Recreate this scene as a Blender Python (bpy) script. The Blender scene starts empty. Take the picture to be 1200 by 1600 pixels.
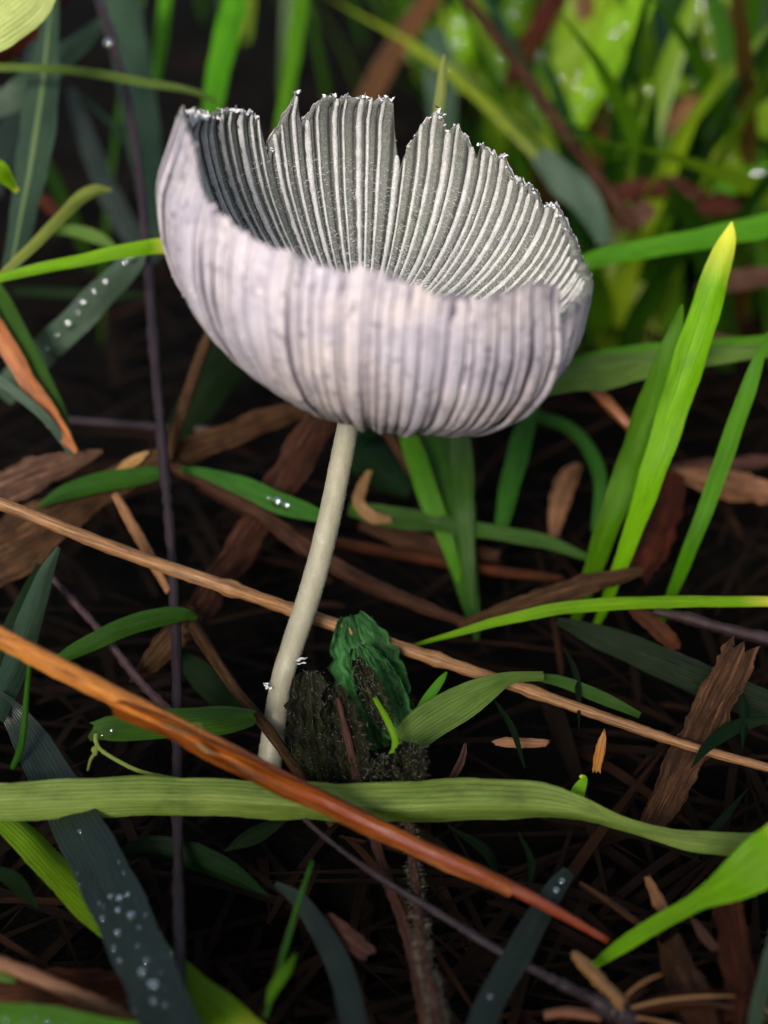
import bpy, math, random
import numpy as np
random.seed(7); rng = np.random.default_rng(7)
sc = bpy.context.scene
col = sc.collection
MM = 0.001                                   # everything is laid out in millimetres, built at real size

# ------------------------------------------------------------------ camera
TH = math.radians(30.0); KP = 0.05 / 110.0    # pitch; photo pixel size (mm) per mm of depth
CAMZ = 72.5
CLOC = np.array([0, 0, CAMZ]); CF = np.array([0, math.cos(TH), -math.sin(TH)])
CU = np.array([0, math.sin(TH), math.cos(TH)]); CR = np.array([1.0, 0, 0])
cam = bpy.data.cameras.new("camera"); camo = bpy.data.objects.new("camera", cam); col.objects.link(camo)
camo.location = CLOC * MM; camo.rotation_euler = (math.pi / 2 - TH, 0, 0)
cam.sensor_fit = 'VERTICAL'; cam.sensor_height = 36; cam.lens = 18 / (800 * KP)
cam.clip_start = 0.002; cam.clip_end = 200
cam.dof.use_dof = True; cam.dof.focus_distance = 106.5 * MM; cam.dof.aperture_fstop = cam.lens / 2.3
sc.camera = camo

# ------------------------------------------------------------------ sky, sun, exposure
SUN_EL, SUN_AZ = math.radians(31), math.radians(196)      # azimuth from +Y clockwise: behind the camera, to the left
w = bpy.data.worlds.new("World"); sc.world = w; w.use_nodes = True
nt = w.node_tree; bg = nt.nodes["Background"]
sky = nt.nodes.new("ShaderNodeTexSky"); sky.sky_type = 'NISHITA'; sky.sun_disc = False
sky.sun_elevation = SUN_EL; sky.sun_rotation = SUN_AZ; sky.air_density = 1.0; sky.dust_density = 3.0; sky.ozone_density = 0.6
nt.links.new(sky.outputs[0], bg.inputs[0]); bg.inputs[1].default_value = 0.05
sun = bpy.data.lights.new("sun", 'SUN'); sun.energy = 1.5; sun.angle = math.radians(16); sun.color = (1.0, 0.95, 0.88)
suno = bpy.data.objects.new("sun", sun); col.objects.link(suno)
suno.rotation_euler = (math.pi / 2 - SUN_EL, 0, math.pi - SUN_AZ)
sc.view_settings.view_transform = 'Standard'; sc.view_settings.look = 'None'
sc.view_settings.exposure = 1.98; sc.view_settings.gamma = 1.0; sc.view_settings.use_curve_mapping = False
sc.render.engine = 'CYCLES'
sc.cycles.use_denoising = True; sc.cycles.max_bounces = 8; sc.cycles.transparent_max_bounces = 16
sc.cycles.caustics_reflective = False; sc.cycles.caustics_refractive = False

# ------------------------------------------------------------------ pixel helpers
def gdepth(y):
    a = TH + math.atan((y - 800) * KP)
    return CAMZ / math.sin(a) * math.cos(a - TH)
def P(x, y, d):
    """photo pixel -> point; d > 0 is depth in mm, d < 0 is height above the ground in mm"""
    if d < 0: d = gdepth(y) * (CAMZ + d) / CAMZ
    return CLOC + d * CF + (x - 600) * KP * d * CR - (y - 800) * KP * d * CU
def depth(p): return float((p - CLOC) @ CF)

# ------------------------------------------------------------------ materials
MATS = {}
class NB:
    def __init__(s, name):
        s.m = bpy.data.materials.new(name); s.m.use_nodes = True; s.t = s.m.node_tree
        s.t.nodes.clear(); s.out = s.n("ShaderNodeOutputMaterial"); MATS[name] = s.m
    def n(s, kind, **kw):
        nd = s.t.nodes.new(kind)
        for k, v in kw.items(): setattr(nd, k, v)
        return nd
    def l(s, a, b): s.t.links.new(a, b)
    def setin(s, nd, **kw):
        for k, v in kw.items():
            i = nd.inputs[k.replace('_', ' ')]
            if hasattr(v, 'is_output'): s.l(v, i)
            else: i.default_value = v
    def math(s, op, a, b=0.0, clamp=False):
        nd = s.n("ShaderNodeMath", operation=op, use_clamp=clamp)
        for i, v in enumerate((a, b)):
            if hasattr(v, 'is_output'): s.l(v, nd.inputs[i])
            else: nd.inputs[i].default_value = v
        return nd.outputs[0]
    def mix(s, f, a, b):
        nd = s.n("ShaderNodeMix", data_type='RGBA')
        for i, v in ((0, f), (6, a), (7, b)):
            if hasattr(v, 'is_output'): s.l(v, nd.inputs[i])
            else: nd.inputs[i].default_value = v if i == 0 else (*v, 1)
        return nd.outputs[2]
    def ramp(s, f, lo, hi):
        nd = s.n("ShaderNodeMapRange"); s.l(f, nd.inputs[0]); nd.inputs[1].default_value = lo; nd.inputs[2].default_value = hi
        return nd.outputs[0]
    def noise(s, vec, scale, detail=3, rough=0.55):
        nd = s.n("ShaderNodeTexNoise"); s.l(vec, nd.inputs['Vector'])
        nd.inputs['Scale'].default_value = scale; nd.inputs['Detail'].default_value = detail; nd.inputs['Roughness'].default_value = rough
        return nd.outputs['Fac']
    def scaled(s, vec, v, rnd=None):
        nd = s.n("ShaderNodeMapping"); s.l(vec, nd.inputs['Vector']); nd.inputs['Scale'].default_value = v
        if rnd is not None:
            c = s.n("ShaderNodeCombineXYZ"); s.l(s.math('MULTIPLY', rnd, 91.0), c.inputs[0]); s.l(s.math('MULTIPLY', rnd, 37.0), c.inputs[1]); s.l(c.outputs[0], nd.inputs['Location'])
        return nd.outputs[0]
    def bump(s, h, strength, dist):
        nd = s.n("ShaderNodeBump"); s.l(h, nd.inputs['Height']); nd.inputs['Strength'].default_value = strength; nd.inputs['Distance'].default_value = dist
        return nd.outputs[0]

def strip_mat(name, c1, c2, stain, rough=0.4, spec=0.5, tr=0.0, trc=None, stripes=26, stain_amt=0.25, bump=0.5, tip=None, midrib=None, tipr=(.86, .97)):
    """blades, straws, dry leaves: u runs across, v runs along in mm"""
    b = NB(name); uv = b.n("ShaderNodeUVMap").outputs[0]; rnd = b.n("ShaderNodeObjectInfo").outputs['Random']
    st = b.noise(b.scaled(uv, (stripes, 0.10, 1), rnd), 1.0, 2)
    st2 = b.noise(b.scaled(uv, (stripes * 3.1, 0.35, 1), rnd), 1.0, 2)
    bl = b.noise(b.scaled(uv, (2.2, 0.28, 1), rnd), 1.0, 4, 0.65)
    sp = b.noise(b.scaled(uv, (7.0, 1.9, 1), rnd), 1.0, 3, 0.6)
    c = b.mix(b.ramp(st, .35, .65), c1, c2)
    if rough >= .5:                                    # dry, fibrous surfaces: dark furrows between the fibres
        fu = b.noise(b.scaled(uv, (stripes * 1.3, .05, 1), rnd), 1.0, 4, .7); c = b.mix(b.math('MULTIPLY', b.ramp(fu, .56, .42), .75), c, tuple(q * .25 for q in c1))
        c = b.mix(b.math('MULTIPLY', b.ramp(b.noise(b.scaled(uv, (1.3, .45, 1), rnd), 1.0, 5, .7), .45, .66), .6), c, tuple(q * .4 for q in stain))
    c = b.mix(b.math('MULTIPLY', b.ramp(st2, .5, .7), .35), c, tuple(min(1, q * 1.7) for q in c2))
    c = b.mix(b.math('MULTIPLY', b.ramp(bl, .52, .72), stain_amt * 2, True), c, stain)
    c = b.mix(b.math('MULTIPLY', b.ramp(sp, .66, .74), stain_amt * 1.6, True), c, tuple(q * .35 for q in stain))
    sepn = b.n("ShaderNodeSeparateXYZ"); b.l(uv, sepn.inputs[0]); vein = None
    if tr > .12 and rough < .5:                         # parallel veins of a living blade
        wob = b.math('ADD', sepn.outputs[0], b.math('MULTIPLY', b.noise(b.scaled(uv, (2, .12, 1), rnd), 1.0, 2), .05))
        vein = b.math('ABSOLUTE', b.math('SUBTRACT', b.math('FRACT', b.math('MULTIPLY', wob, 11.0)), .5))
        c = b.mix(b.math('MULTIPLY', b.ramp(vein, .36, .48), .42), c, tuple(q * .38 for q in c1))
        c = b.mix(b.math('MULTIPLY', b.ramp(b.noise(b.scaled(uv, (1.6, .16, 1), rnd), 1.0, 4, .7), .45, .68), .45), c, tuple(q * .42 for q in c1))
    elif tr:                                            # streaks and scuffs on straws
        sc_ = b.noise(b.scaled(uv, (9, .22, 1), rnd), 1.0, 5, .75); c = b.mix(b.math('MULTIPLY', b.ramp(sc_, .50, .60), .8), c, tuple(q * .3 for q in c1)); c = b.mix(b.math('MULTIPLY', b.ramp(sc_, .44, .36), .6), c, tuple(min(1, q * 1.7) for q in c2))
    if midrib:
        d = b.math('ABSOLUTE', b.math('SUBTRACT', sepn.outputs[0], .5))
        c = b.mix(b.ramp(d, .075, .03), c, midrib)
    if tip:
        at = b.n("ShaderNodeAttribute", attribute_name="along"); c = b.mix(b.ramp(at.outputs['Fac'], *tipr), c, tip)
    hsv = b.n("ShaderNodeHueSaturation"); b.l(c, hsv.inputs['Color'])
    b.l(b.math('ADD', b.math('MULTIPLY', rnd, .5), .75), hsv.inputs['Value'])
    b.l(b.math('ADD', b.math('MULTIPLY', rnd, .03), .485), hsv.inputs['Hue'])
    c = hsv.outputs[0]
    h = b.math('ADD', b.math('MULTIPLY', st, .7), b.math('MULTIPLY', st2, .5))
    if vein is not None: h = b.math('SUBTRACT', h, b.math('MULTIPLY', b.ramp(vein, .3, .5), .8))
    nb = b.bump(h, bump, 0.00012)
    p = b.n("ShaderNodeBsdfPrincipled"); b.setin(p, Base_Color=c, Roughness=rough, Normal=nb)
    p.inputs['Specular IOR Level'].default_value = spec
    b.l(b.math('ADD', b.math('MULTIPLY', bl, .3), rough - .15), p.inputs['Roughness'])
    sh = p.outputs[0]
    if tr:
        t = b.n("ShaderNodeBsdfTranslucent")
        g = b.n("ShaderNodeMix", data_type='RGBA', blend_type='MULTIPLY'); g.inputs[0].default_value = 1
        b.l(c, g.inputs[6]); g.inputs[7].default_value = (*trc, 1); b.l(g.outputs[2], t.inputs['Color']); b.l(nb, t.inputs['Normal'])
        mx = b.n("ShaderNodeMixShader"); mx.inputs[0].default_value = tr; b.l(sh, mx.inputs[1]); b.l(t.outputs[0], mx.inputs[2]); sh = mx.outputs[0]
    b.l(sh, b.out.inputs['Surface']); return b.m

YT = (2.0, 2.2, 0.9)
strip_mat('green_bright', (0.046, 0.1426, 0.0028), (0.069, 0.1794, 0.0046), (0.0644, 0.1196, 0.0055), .36, 0.15, .45, YT, 18, .15)
strip_mat('green_lime', (0.13, 0.27, 0.003), (0.17, 0.32, 0.005), (0.15, 0.22, 0.006), .36, 0.18, .5, YT, 18, .1, tip=(.55, .50, .06))
strip_mat('green_tuft', (0.13, 0.26, 0.005), (0.17, 0.3, 0.008), (0.11, 0.18, 0.008), .4, 0.15, .5, YT, 18, .15)
strip_mat('green_mid', (0.0176, 0.068, 0.0048), (0.032, 0.092, 0.008), (0.028, 0.04, 0.008), .36, 0.16, .35, YT, 22, .2)
strip_mat('green_near', (0.108, 0.1575, 0.0234), (0.162, 0.2025, 0.045), (0.036, 0.054, 0.0162), .45, 0.15, .3, YT, 20, .32)
strip_mat('green_pale', (0.068, 0.1275, 0.0187), (0.0978, 0.1573, 0.0323), (0.0425, 0.085, 0.0136), .45, 0.15, .3, YT, 24, .3)
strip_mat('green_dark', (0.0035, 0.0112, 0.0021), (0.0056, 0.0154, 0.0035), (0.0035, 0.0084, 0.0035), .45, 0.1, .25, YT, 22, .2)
strip_mat('green_blue', (0.0187, 0.0425, 0.0229), (0.0289, 0.0561, 0.0306), (0.0102, 0.0213, 0.0153), .4, 0.3, .2, YT, 26, .2)
strip_mat('green_blue_rib', (0.0187, 0.0425, 0.0229), (0.0289, 0.0561, 0.0306), (0.0102, 0.0213, 0.0153), .4, 0.3, .2, YT, 26, .2, midrib=(.10, .16, .06))
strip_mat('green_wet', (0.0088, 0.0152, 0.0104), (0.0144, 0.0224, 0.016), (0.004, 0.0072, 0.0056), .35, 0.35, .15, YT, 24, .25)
strip_mat('yellow_green', (.14, .18, .022), (.19, .22, .04), (.11, .09, .022), .45, .4, .35, YT, 20, .2)
strip_mat('yellow_pale', (.34, .38, .10), (.42, .44, .16), (.30, .30, .07), .45, .4, .35, (1.4, 1.5, .9), 20, .15)
strip_mat('straw_orange', (.20, .058, .007), (.30, .105, .014), (.06, .012, .004), .34, .5, .08, (1.5, 1, .6), 14, .28)
strip_mat('straw_two', (0.33, 0.1155, 0.0176), (0.462, 0.198, 0.0385), (0.11, 0.0242, 0.0066), .28, 0.3, .08, (1.5, 1, .6), 14, .28, tip=(.17, .032, .005), tipr=(.2, .55))
strip_mat('straw_rust', (0.12, 0.018, 0.003), (0.18, 0.034, 0.005), (0.03, 0.006, 0.003), .33, 0.25, .08, (1.5, 1, .6), 14, .3)
strip_mat('straw_tan', (0.153, 0.0702, 0.027), (0.225, 0.1125, 0.0468), (0.081, 0.0288, 0.0126), .42, 0.2, .08, (1.5, 1, .6), 12, .25)
strip_mat('dry_tan', (.18, .085, .03), (.25, .135, .055), (.10, .042, .016), .6, .2, .2, (1.5, 1, .6), 20, .25)
strip_mat('dry_brown', (0.0375, 0.0158, 0.0067), (0.0675, 0.03, 0.015), (0.0112, 0.0053, 0.003), .6, 0.08, .1, (1.5, 1, .6), 22, .35, bump=.9)
strip_mat('dry_red', (0.04, 0.0096, 0.0032), (0.068, 0.0176, 0.0056), (0.0144, 0.004, 0.0024), .6, 0.1, .15, (1.6, 1, .6), 22, .3, bump=.8)
strip_mat('dry_pink', (0.0638, 0.0277, 0.0188), (0.0975, 0.0465, 0.0338), (0.0263, 0.0112, 0.0075), .65, 0.08, .1, (1.5, 1, .6), 22, .3, bump=.9)
strip_mat('twig_dark', (0.0128, 0.008, 0.0096), (0.0256, 0.0168, 0.02), (0.0064, 0.0032, 0.0032), .45, 0.2, 0, None, 5, .4, bump=.8)
strip_mat('twig_purple', (0.032, 0.016, 0.0176), (0.056, 0.0304, 0.0336), (0.0144, 0.0064, 0.0064), .5, 0.15, 0, None, 6, .35, bump=.8)
strip_mat('herb_green', (.02, .075, .016), (.034, .105, .026), (.01, .035, .008), .7, .2, .25, YT, 9, .25)
strip_mat('herb_dark', (.007, .008, .004), (.015, .013, .007), (.018, .028, .005), .8, .1, .05, YT, 8, .45, bump=1)

# cap, stem, hair
b = NB('cap_inner')
tc = b.n("ShaderNodeNewGeometry").outputs['Position']
n1 = b.noise(tc, 9000, 3, .7); n2 = b.noise(tc, 230, 3); n3 = b.noise(tc, 900, 2, .5)
c = b.mix(b.ramp(n2, .35, .65), (.07, .072, .066), (.08, .088, .064))
c = b.mix(b.math('MULTIPLY', b.ramp(n1, .46, .68), .7), c, (.24, .245, .23))
vor = b.n("ShaderNodeTexVoronoi"); b.l(tc, vor.inputs['Vector']); vor.inputs['Scale'].default_value = 620
spot = b.math('MULTIPLY', b.ramp(vor.outputs['Distance'], .26, .17), b.ramp(n2, .53, .57))
c = b.mix(b.math('MULTIPLY', spot, .85), c, (.035, .045, .03))
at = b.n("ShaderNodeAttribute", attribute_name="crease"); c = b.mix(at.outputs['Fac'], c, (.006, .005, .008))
p = b.n("ShaderNodeBsdfPrincipled"); b.setin(p, Base_Color=c, Roughness=.55, Normal=b.bump(b.math('ADD', n1, b.math('MULTIPLY', n3, .6)), .6, .00012))
p.inputs['Specular IOR Level'].default_value = .35
b.l(p.outputs[0], b.out.inputs['Surface'])

b = NB('cap_back')
p = b.n("ShaderNodeBsdfPrincipled"); b.setin(p, Base_Color=(.11, .09, .125, 1), Roughness=.6); b.l(p.outputs[0], b.out.inputs['Surface'])

b = NB('cap_rib')
tc = b.n("ShaderNodeNewGeometry").outputs['Position']; rnd = b.n("ShaderNodeObjectInfo").outputs['Random']
n1 = b.noise(tc, 6500, 3, .7); n2 = b.noise(tc, 700, 2)
c = b.mix(b.ramp(n1, .3, .7), (.24, .24, .235), (.50, .49, .485)); c = b.mix(b.math('MULTIPLY', b.ramp(n2, .5, .7), .5), c, (.20, .20, .20))
p = b.n("ShaderNodeBsdfPrincipled"); b.setin(p, Base_Color=c, Roughness=.45, Normal=b.bump(n1, .7, .00015))
b.l(p.outputs[0], b.out.inputs['Surface'])

b = NB('cap_pleat')
tc = b.n("ShaderNodeNewGeometry").outputs['Position']; rnd = b.n("ShaderNodeObjectInfo").outputs['Random']
uv = b.n("ShaderNodeUVMap").outputs[0]
n1 = b.noise(b.scaled(uv, (6, .5, 1), rnd), 1, 3, .6); n2 = b.noise(tc, 420, 4, .65); n3 = b.noise(tc, 1500, 3, .6); n4 = b.noise(tc, 160, 2)
c = b.mix(b.ramp(n4, .4, .62), (.40, .37, .425), (.53, .46, .45))
c = b.mix(b.math('MULTIPLY', b.ramp(b.noise(b.scaled(uv, (13, .12, 1), rnd), 1, 3, .6), .52, .64), .5), c, (.33, .29, .345))
c = b.mix(b.math('MULTIPLY', b.ramp(n1, .46, .66), .7), c, (.30, .27, .325))
c = b.mix(b.math('MULTIPLY', b.ramp(n2, .50, .66), .7), c, (.27, .24, .285))
c = b.mix(b.math('MULTIPLY', b.ramp(n3, .59, .67), .75), c, (.12, .10, .12))
c = b.mix(b.math('MULTIPLY', b.ramp(n3, .36, .28), .6), c, (.85, .80, .80))
se = b.n("ShaderNodeSeparateXYZ"); b.l(uv, se.inputs[0])
ed = b.ramp(b.math('ABSOLUTE', b.math('SUBTRACT', se.outputs[0], .5)), .40, .5); c = b.mix(b.math('MULTIPLY', ed, .7), c, (.19, .16, .21))
hsv = b.n("ShaderNodeHueSaturation"); b.l(c, hsv.inputs['Color']); b.l(b.math('ADD', b.math('MULTIPLY', rnd, .3), .82), hsv.inputs['Value'])
p = b.n("ShaderNodeBsdfPrincipled"); b.setin(p, Base_Color=hsv.outputs[0], Roughness=.5, Normal=b.bump(b.math('ADD', n1, n3), .35, .00012))
b.l(p.outputs[0], b.out.inputs['Surface'])

b = NB('stem_flesh')
tc = b.n("ShaderNodeNewGeometry").outputs['Position']
n1 = b.noise(tc, 2600, 4, .65); n2 = b.noise(b.scaled(tc, (1, 1, .2)), 900, 3); n3 = b.noise(tc, 1100, 2)
c = b.mix(b.ramp(n2, .35, .65), (.21, .195, .14), (.27, .255, .19)); c = b.mix(b.math('MULTIPLY', b.ramp(n1, .6, .75), .3), c, (.14, .11, .075))
c = b.mix(b.math('MULTIPLY', b.ramp(n3, .62, .7), .3), c, (.38, .365, .31))
p = b.n("ShaderNodeBsdfPrincipled"); b.setin(p, Base_Color=c, Roughness=.5, Normal=b.bump(n1, .45, .0001))
p.inputs['Subsurface Weight'].default_value = .3; p.inputs['Subsurface Radius'].default_value = (1, .8, .5); p.inputs['Subsurface Scale'].default_value = .0006
b.l(p.outputs[0], b.out.inputs['Surface'])

def plain(name, c, rough, spec=.4):
    b = NB(name); tc = b.n("ShaderNodeTexCoord").outputs['Object']; n = b.noise(tc, 3500, 3)
    p = b.n("ShaderNodeBsdfPrincipled"); b.setin(p, Base_Color=b.mix(n, tuple(q * .75 for q in c), tuple(min(1, q * 1.2) for q in c)), Roughness=rough)
    p.inputs['Specular IOR Level'].default_value = spec; b.l(p.outputs[0], b.out.inputs['Surface'])
plain('hair_white', (.78, .76, .76), .5); plain('veil_white', (.62, .61, .64), .7); plain('hair_pale', (.55, .53, .44), .5); plain('hair_green', (.25, .28, .2), .5)
b = NB('water'); g = b.n("ShaderNodeBsdfGlossy"); g.inputs['Roughness'].default_value = .04; t = b.n("ShaderNodeBsdfTransparent"); mx = b.n("ShaderNodeMixShader")
lw = b.n("ShaderNodeFresnel"); lw.inputs[0].default_value = 1.33; b.l(b.math('ADD', b.math('MULTIPLY', lw.outputs[0], .8), .2, True), mx.inputs[0])
b.l(t.outputs[0], mx.inputs[1]); b.l(g.outputs[0], mx.inputs[2]); b.l(mx.outputs[0], b.out.inputs['Surface'])

b = NB('soil'); tc = b.n("ShaderNodeNewGeometry").outputs['Position']; n1 = b.noise(tc, 120, 6, .65); n2 = b.noise(tc, 700, 4, .7)
c = b.mix(b.ramp(n1, .4, .65), (.0015, .0012, .001), (.004, .003, .002)); c = b.mix(b.math('MULTIPLY', b.ramp(n2, .62, .75), .3), c, (.010, .006, .0035))
p = b.n("ShaderNodeBsdfPrincipled"); b.setin(p, Base_Color=c, Roughness=.9, Normal=b.bump(b.math('ADD', n1, n2), .8, .0015)); p.inputs['Specular IOR Level'].default_value = .04
b.l(p.outputs[0], b.out.inputs['Surface'])

b = NB('turf'); at = b.n("ShaderNodeAttribute", attribute_name="rnd"); r = at.outputs['Fac']; uv = b.n("ShaderNodeUVMap").outputs[0]
c = b.mix(b.ramp(r, .1, .6), (.006, .03, .003), (.045, .125, .003)); c = b.mix(b.ramp(r, .6, .88), c, (.20, .29, .010)); c = b.mix(b.ramp(r, .90, .93), c, (.10, .035, .012))
c = b.mix(b.math('MULTIPLY', b.noise(b.scaled(uv, (14, .15, 1)), 1, 2), .4), c, (.012, .035, .003))
p = b.n("ShaderNodeBsdfPrincipled"); b.setin(p, Base_Color=c, Roughness=.42); p.inputs['Specular IOR Level'].default_value = .25
g = b.n("ShaderNodeMix", data_type='RGBA', blend_type='MULTIPLY'); g.inputs[0].default_value = 1; b.l(c, g.inputs[6]); g.inputs[7].default_value = (*YT, 1)
t = b.n("ShaderNodeBsdfTranslucent"); b.l(g.outputs[2], t.inputs[0]); mx = b.n("ShaderNodeMixShader"); mx.inputs[0].default_value = .42
b.l(p.outputs[0], mx.inputs[1]); b.l(t.outputs[0], mx.inputs[2]); b.l(mx.outputs[0], b.out.inputs['Surface'])
b = NB('litter'); at = b.n("ShaderNodeAttribute", attribute_name="rnd"); r = at.outputs['Fac']; uv = b.n("ShaderNodeUVMap").outputs[0]
c = b.mix(b.ramp(r, 0, .5), (.0012, .0009, .0006), (.0035, .0018, .001)); c = b.mix(b.ramp(r, .8, 1), c, (.03, .012, .005))
c = b.mix(b.math('MULTIPLY', b.noise(b.scaled(uv, (9, .2, 1)), 1, 3), .6), c, (.02, .012, .008))
p = b.n("ShaderNodeBsdfPrincipled"); b.setin(p, Base_Color=c, Roughness=.8); p.inputs['Specular IOR Level'].default_value = .03; b.l(p.outputs[0], b.out.inputs['Surface'])

# ------------------------------------------------------------------ mesh helpers
def meshobj(name, V, Fc, mat, parent=None, uvs=None, attrs=None, smooth=True, mats=None, midx=None):
    """V in mm (world). The object's origin goes to its own base point so that parts keep sensible origins."""
    V = np.asarray(V, float); o0 = V[int(V[:, 2].argmin())].copy() if len(V) < 30000 else np.zeros(3)
    me = bpy.data.meshes.new(name); me.from_pydata(((V - o0) * MM).tolist(), [], Fc)
    if uvs is not None:
        ul = me.uv_layers.new(name="UVMap"); idx = np.empty(len(me.loops), dtype=np.int32); me.loops.foreach_get("vertex_index", idx)
        ul.data.foreach_set("uv", np.asarray(uvs, dtype=np.float32)[idx].ravel())
    for k, a in (attrs or {}).items():
        at = me.attributes.new(k, 'FLOAT', 'POINT'); at.data.foreach_set("value", np.asarray(a, dtype=np.float32))
    for m in (mats or [mat]): me.materials.append(MATS[m])
    if midx is not None: me.polygons.foreach_set("material_index", np.asarray(midx, dtype=np.int32))
    if smooth: me.polygons.foreach_set("use_smooth", [True] * len(me.polygons))
    o = bpy.data.objects.new(name, me); col.objects.link(o)
    WL[o.name] = o0
    if parent is not None: o.parent = parent; o0 = o0 - WL.get(parent.name, 0)
    o.location = o0 * MM
    return o
WL = {}                                       # where each object's origin stands, in mm
def tag(o, label=None, cat=None, group=None, kind=None):
    for k, v in (('label', label), ('category', cat), ('group', group), ('kind', kind)):
        if v: o[k] = v
    return o
def empty(name, label, cat, group=None):
    o = bpy.data.objects.new(name, None); col.objects.link(o); o.empty_display_size = .005
    return tag(o, label, cat, group)
def spline(pts, n):
    pts = np.asarray(pts, float)
    if len(pts) == 2: 
        t = np.linspace(0, 1, n)[:, None]; return pts[0] * (1 - t) + pts[1] * t
    e = np.vstack([2 * pts[0] - pts[1], pts, 2 * pts[-1] - pts[-2]])
    seg = len(pts) - 1; T = np.linspace(0, seg, n); i = np.minimum(T.astype(int), seg - 1); t = (T - i)[:, None]
    p0, p1, p2, p3 = e[i], e[i + 1], e[i + 2], e[i + 3]
    return .5 * (2 * p1 + (p2 - p0) * t + (2 * p0 - 5 * p1 + 4 * p2 - p3) * t ** 2 + (3 * p1 - p0 - 3 * p2 + p3) * t ** 3)
def grid_faces(nr, nc, wrap=False, base=0):
    F = []
    for i in range(nr - 1):
        for j in range(nc if wrap else nc - 1):
            k = (j + 1) % nc
            F.append((base + i * nc + j, base + i * nc + k, base + (i + 1) * nc + k, base + (i + 1) * nc + j))
    return F
def path(pts, dep, n):
    """control points (x, y, width px) + depths -> points, widths in mm"""
    m = len(pts)
    if not isinstance(dep, (list, tuple)): dep = [dep] * m
    if len(dep) != m: dep = np.interp(np.linspace(0, len(dep) - 1, m), range(len(dep)), dep)
    c = []
    for (x, y, wd), d in zip(pts, dep):
        p = P(x, y, d); c.append([*p, wd * KP * depth(p)])
    s = spline(c, n); s[:, 3] = np.maximum(s[:, 3], 0.01); return s[:, :3], s[:, 3]
def frames(pp):
    T = np.gradient(pp, axis=0); T /= np.linalg.norm(T, axis=1)[:, None] + 1e-9
    vd = pp - CLOC; vd /= np.linalg.norm(vd, axis=1)[:, None]
    W = np.cross(T, vd); W /= np.linalg.norm(W, axis=1)[:, None] + 1e-9
    return T, W, np.cross(W, T)
def ribbon(pp, ww, fold=.25, roll=0, wav=.03, torn=(0, 0), seed=0, nc=7, rag=0.0):
    r = np.random.default_rng(seed); n = len(pp); T, W, N = frames(pp)
    ro = np.radians(np.interp(np.linspace(0, 1, n), np.linspace(0, 1, len(roll)), roll)) if isinstance(roll, (list, tuple)) else np.full(n, math.radians(roll))
    W2 = W * np.cos(ro)[:, None] + N * np.sin(ro)[:, None]; N2 = N * np.cos(ro)[:, None] - W * np.sin(ro)[:, None]
    u = np.linspace(-1, 1, nc); ph = r.uniform(0, 6.28, 4)
    L = np.concatenate([[0], np.cumsum(np.linalg.norm(np.diff(pp, axis=0), axis=1))])
    V = []
    f = fold * (1 + .5 * np.sin(L / 9 + ph[2]))
    for j, uu in enumerate(u):
        edge = 1 + wav * 1.2 * np.sin(L * 1.1 + ph[0] + 2 * uu) + wav * r.normal(0, .35, n) + rag * abs(uu) * np.convolve(r.normal(0, 1, n), [.25, .4, .5, .5, .4, .25], 'same')
        off = f * (abs(uu) ** 1.3) * ww / 2 + wav * ww * np.sin(L * .7 + ph[1] + 3 * uu) * .8
        q = pp + W2 * (uu * ww / 2 * edge)[:, None] + N2 * off[:, None]
        for e, side in ((torn[0], 0), (torn[1], -1)):
            if e: q[side] += T[side] * r.uniform(-1, 1) * e
        V.append(q)
    V = np.stack(V, 1).reshape(-1, 3)
    uv = np.stack([np.tile((u + 1) / 2, n), np.repeat(L, nc)], 1); al = np.repeat(L / max(L[-1], 1e-6), nc)
    return V, grid_faces(n, nc), uv, al
def tube(pp, ww, nc=9, flat=1.0, rough=.04, seed=0, knots=None):
    r = np.random.default_rng(seed); n = len(pp); T, W, N = frames(pp)
    L = np.concatenate([[0], np.cumsum(np.linalg.norm(np.diff(pp, axis=0), axis=1))])
    rad = ww / 2 * (1 + rough * r.normal(0, 1, n))
    for k in (knots or []): rad *= 1 + .35 * np.exp(-((L / L[-1] - k) / .008) ** 2)
    a = np.linspace(0, 2 * math.pi, nc, endpoint=False); V = []
    for aa in a:
        V.append(pp + (W * math.cos(aa) + N * math.sin(aa) * flat) * (rad * (1 + rough * r.normal(0, .6, n)))[:, None])
    V = np.stack(V, 1).reshape(-1, 3); F = grid_faces(n, nc, True)
    F.append(tuple(range(nc))[::-1]); F.append(tuple((n - 1) * nc + i for i in range(nc)))
    uv = np.stack([np.tile(np.abs(np.linspace(-1, 1, nc)), n), np.repeat(L, nc)], 1); al = np.repeat(L / L[-1], nc)
    return V, F, uv, al
def join(parts):
    V, F, U, A = [], [], [], []; o = 0
    for v, f, u, a in parts:
        V.append(v); F += [tuple(o + i for i in q) for q in f]; U.append(u); A.append(a); o += len(v)
    return np.vstack(V), F, np.vstack(U), np.concatenate(A)
_seed = [100]
def blade(name, label, cat, mat, pts, dep, tub=False, group=None, parent=None, n=None, flat=.9, rough=.04, knots=None, **kw):
    _seed[0] += 1; n = n or max(14, 9 * (len(pts) - 1))
    pp, ww = path(pts, dep, n)
    g = tube(pp, ww, flat=flat, rough=rough, seed=_seed[0], knots=knots) if tub else ribbon(pp, ww, seed=_seed[0], **kw)
    o = meshobj(name, g[0], g[1], mat, parent, g[2], {'along': g[3]})
    if parent is None: tag(o, label, cat, group)
    o_paths[o.name] = (pp, ww); return o
o_paths = {}

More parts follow.
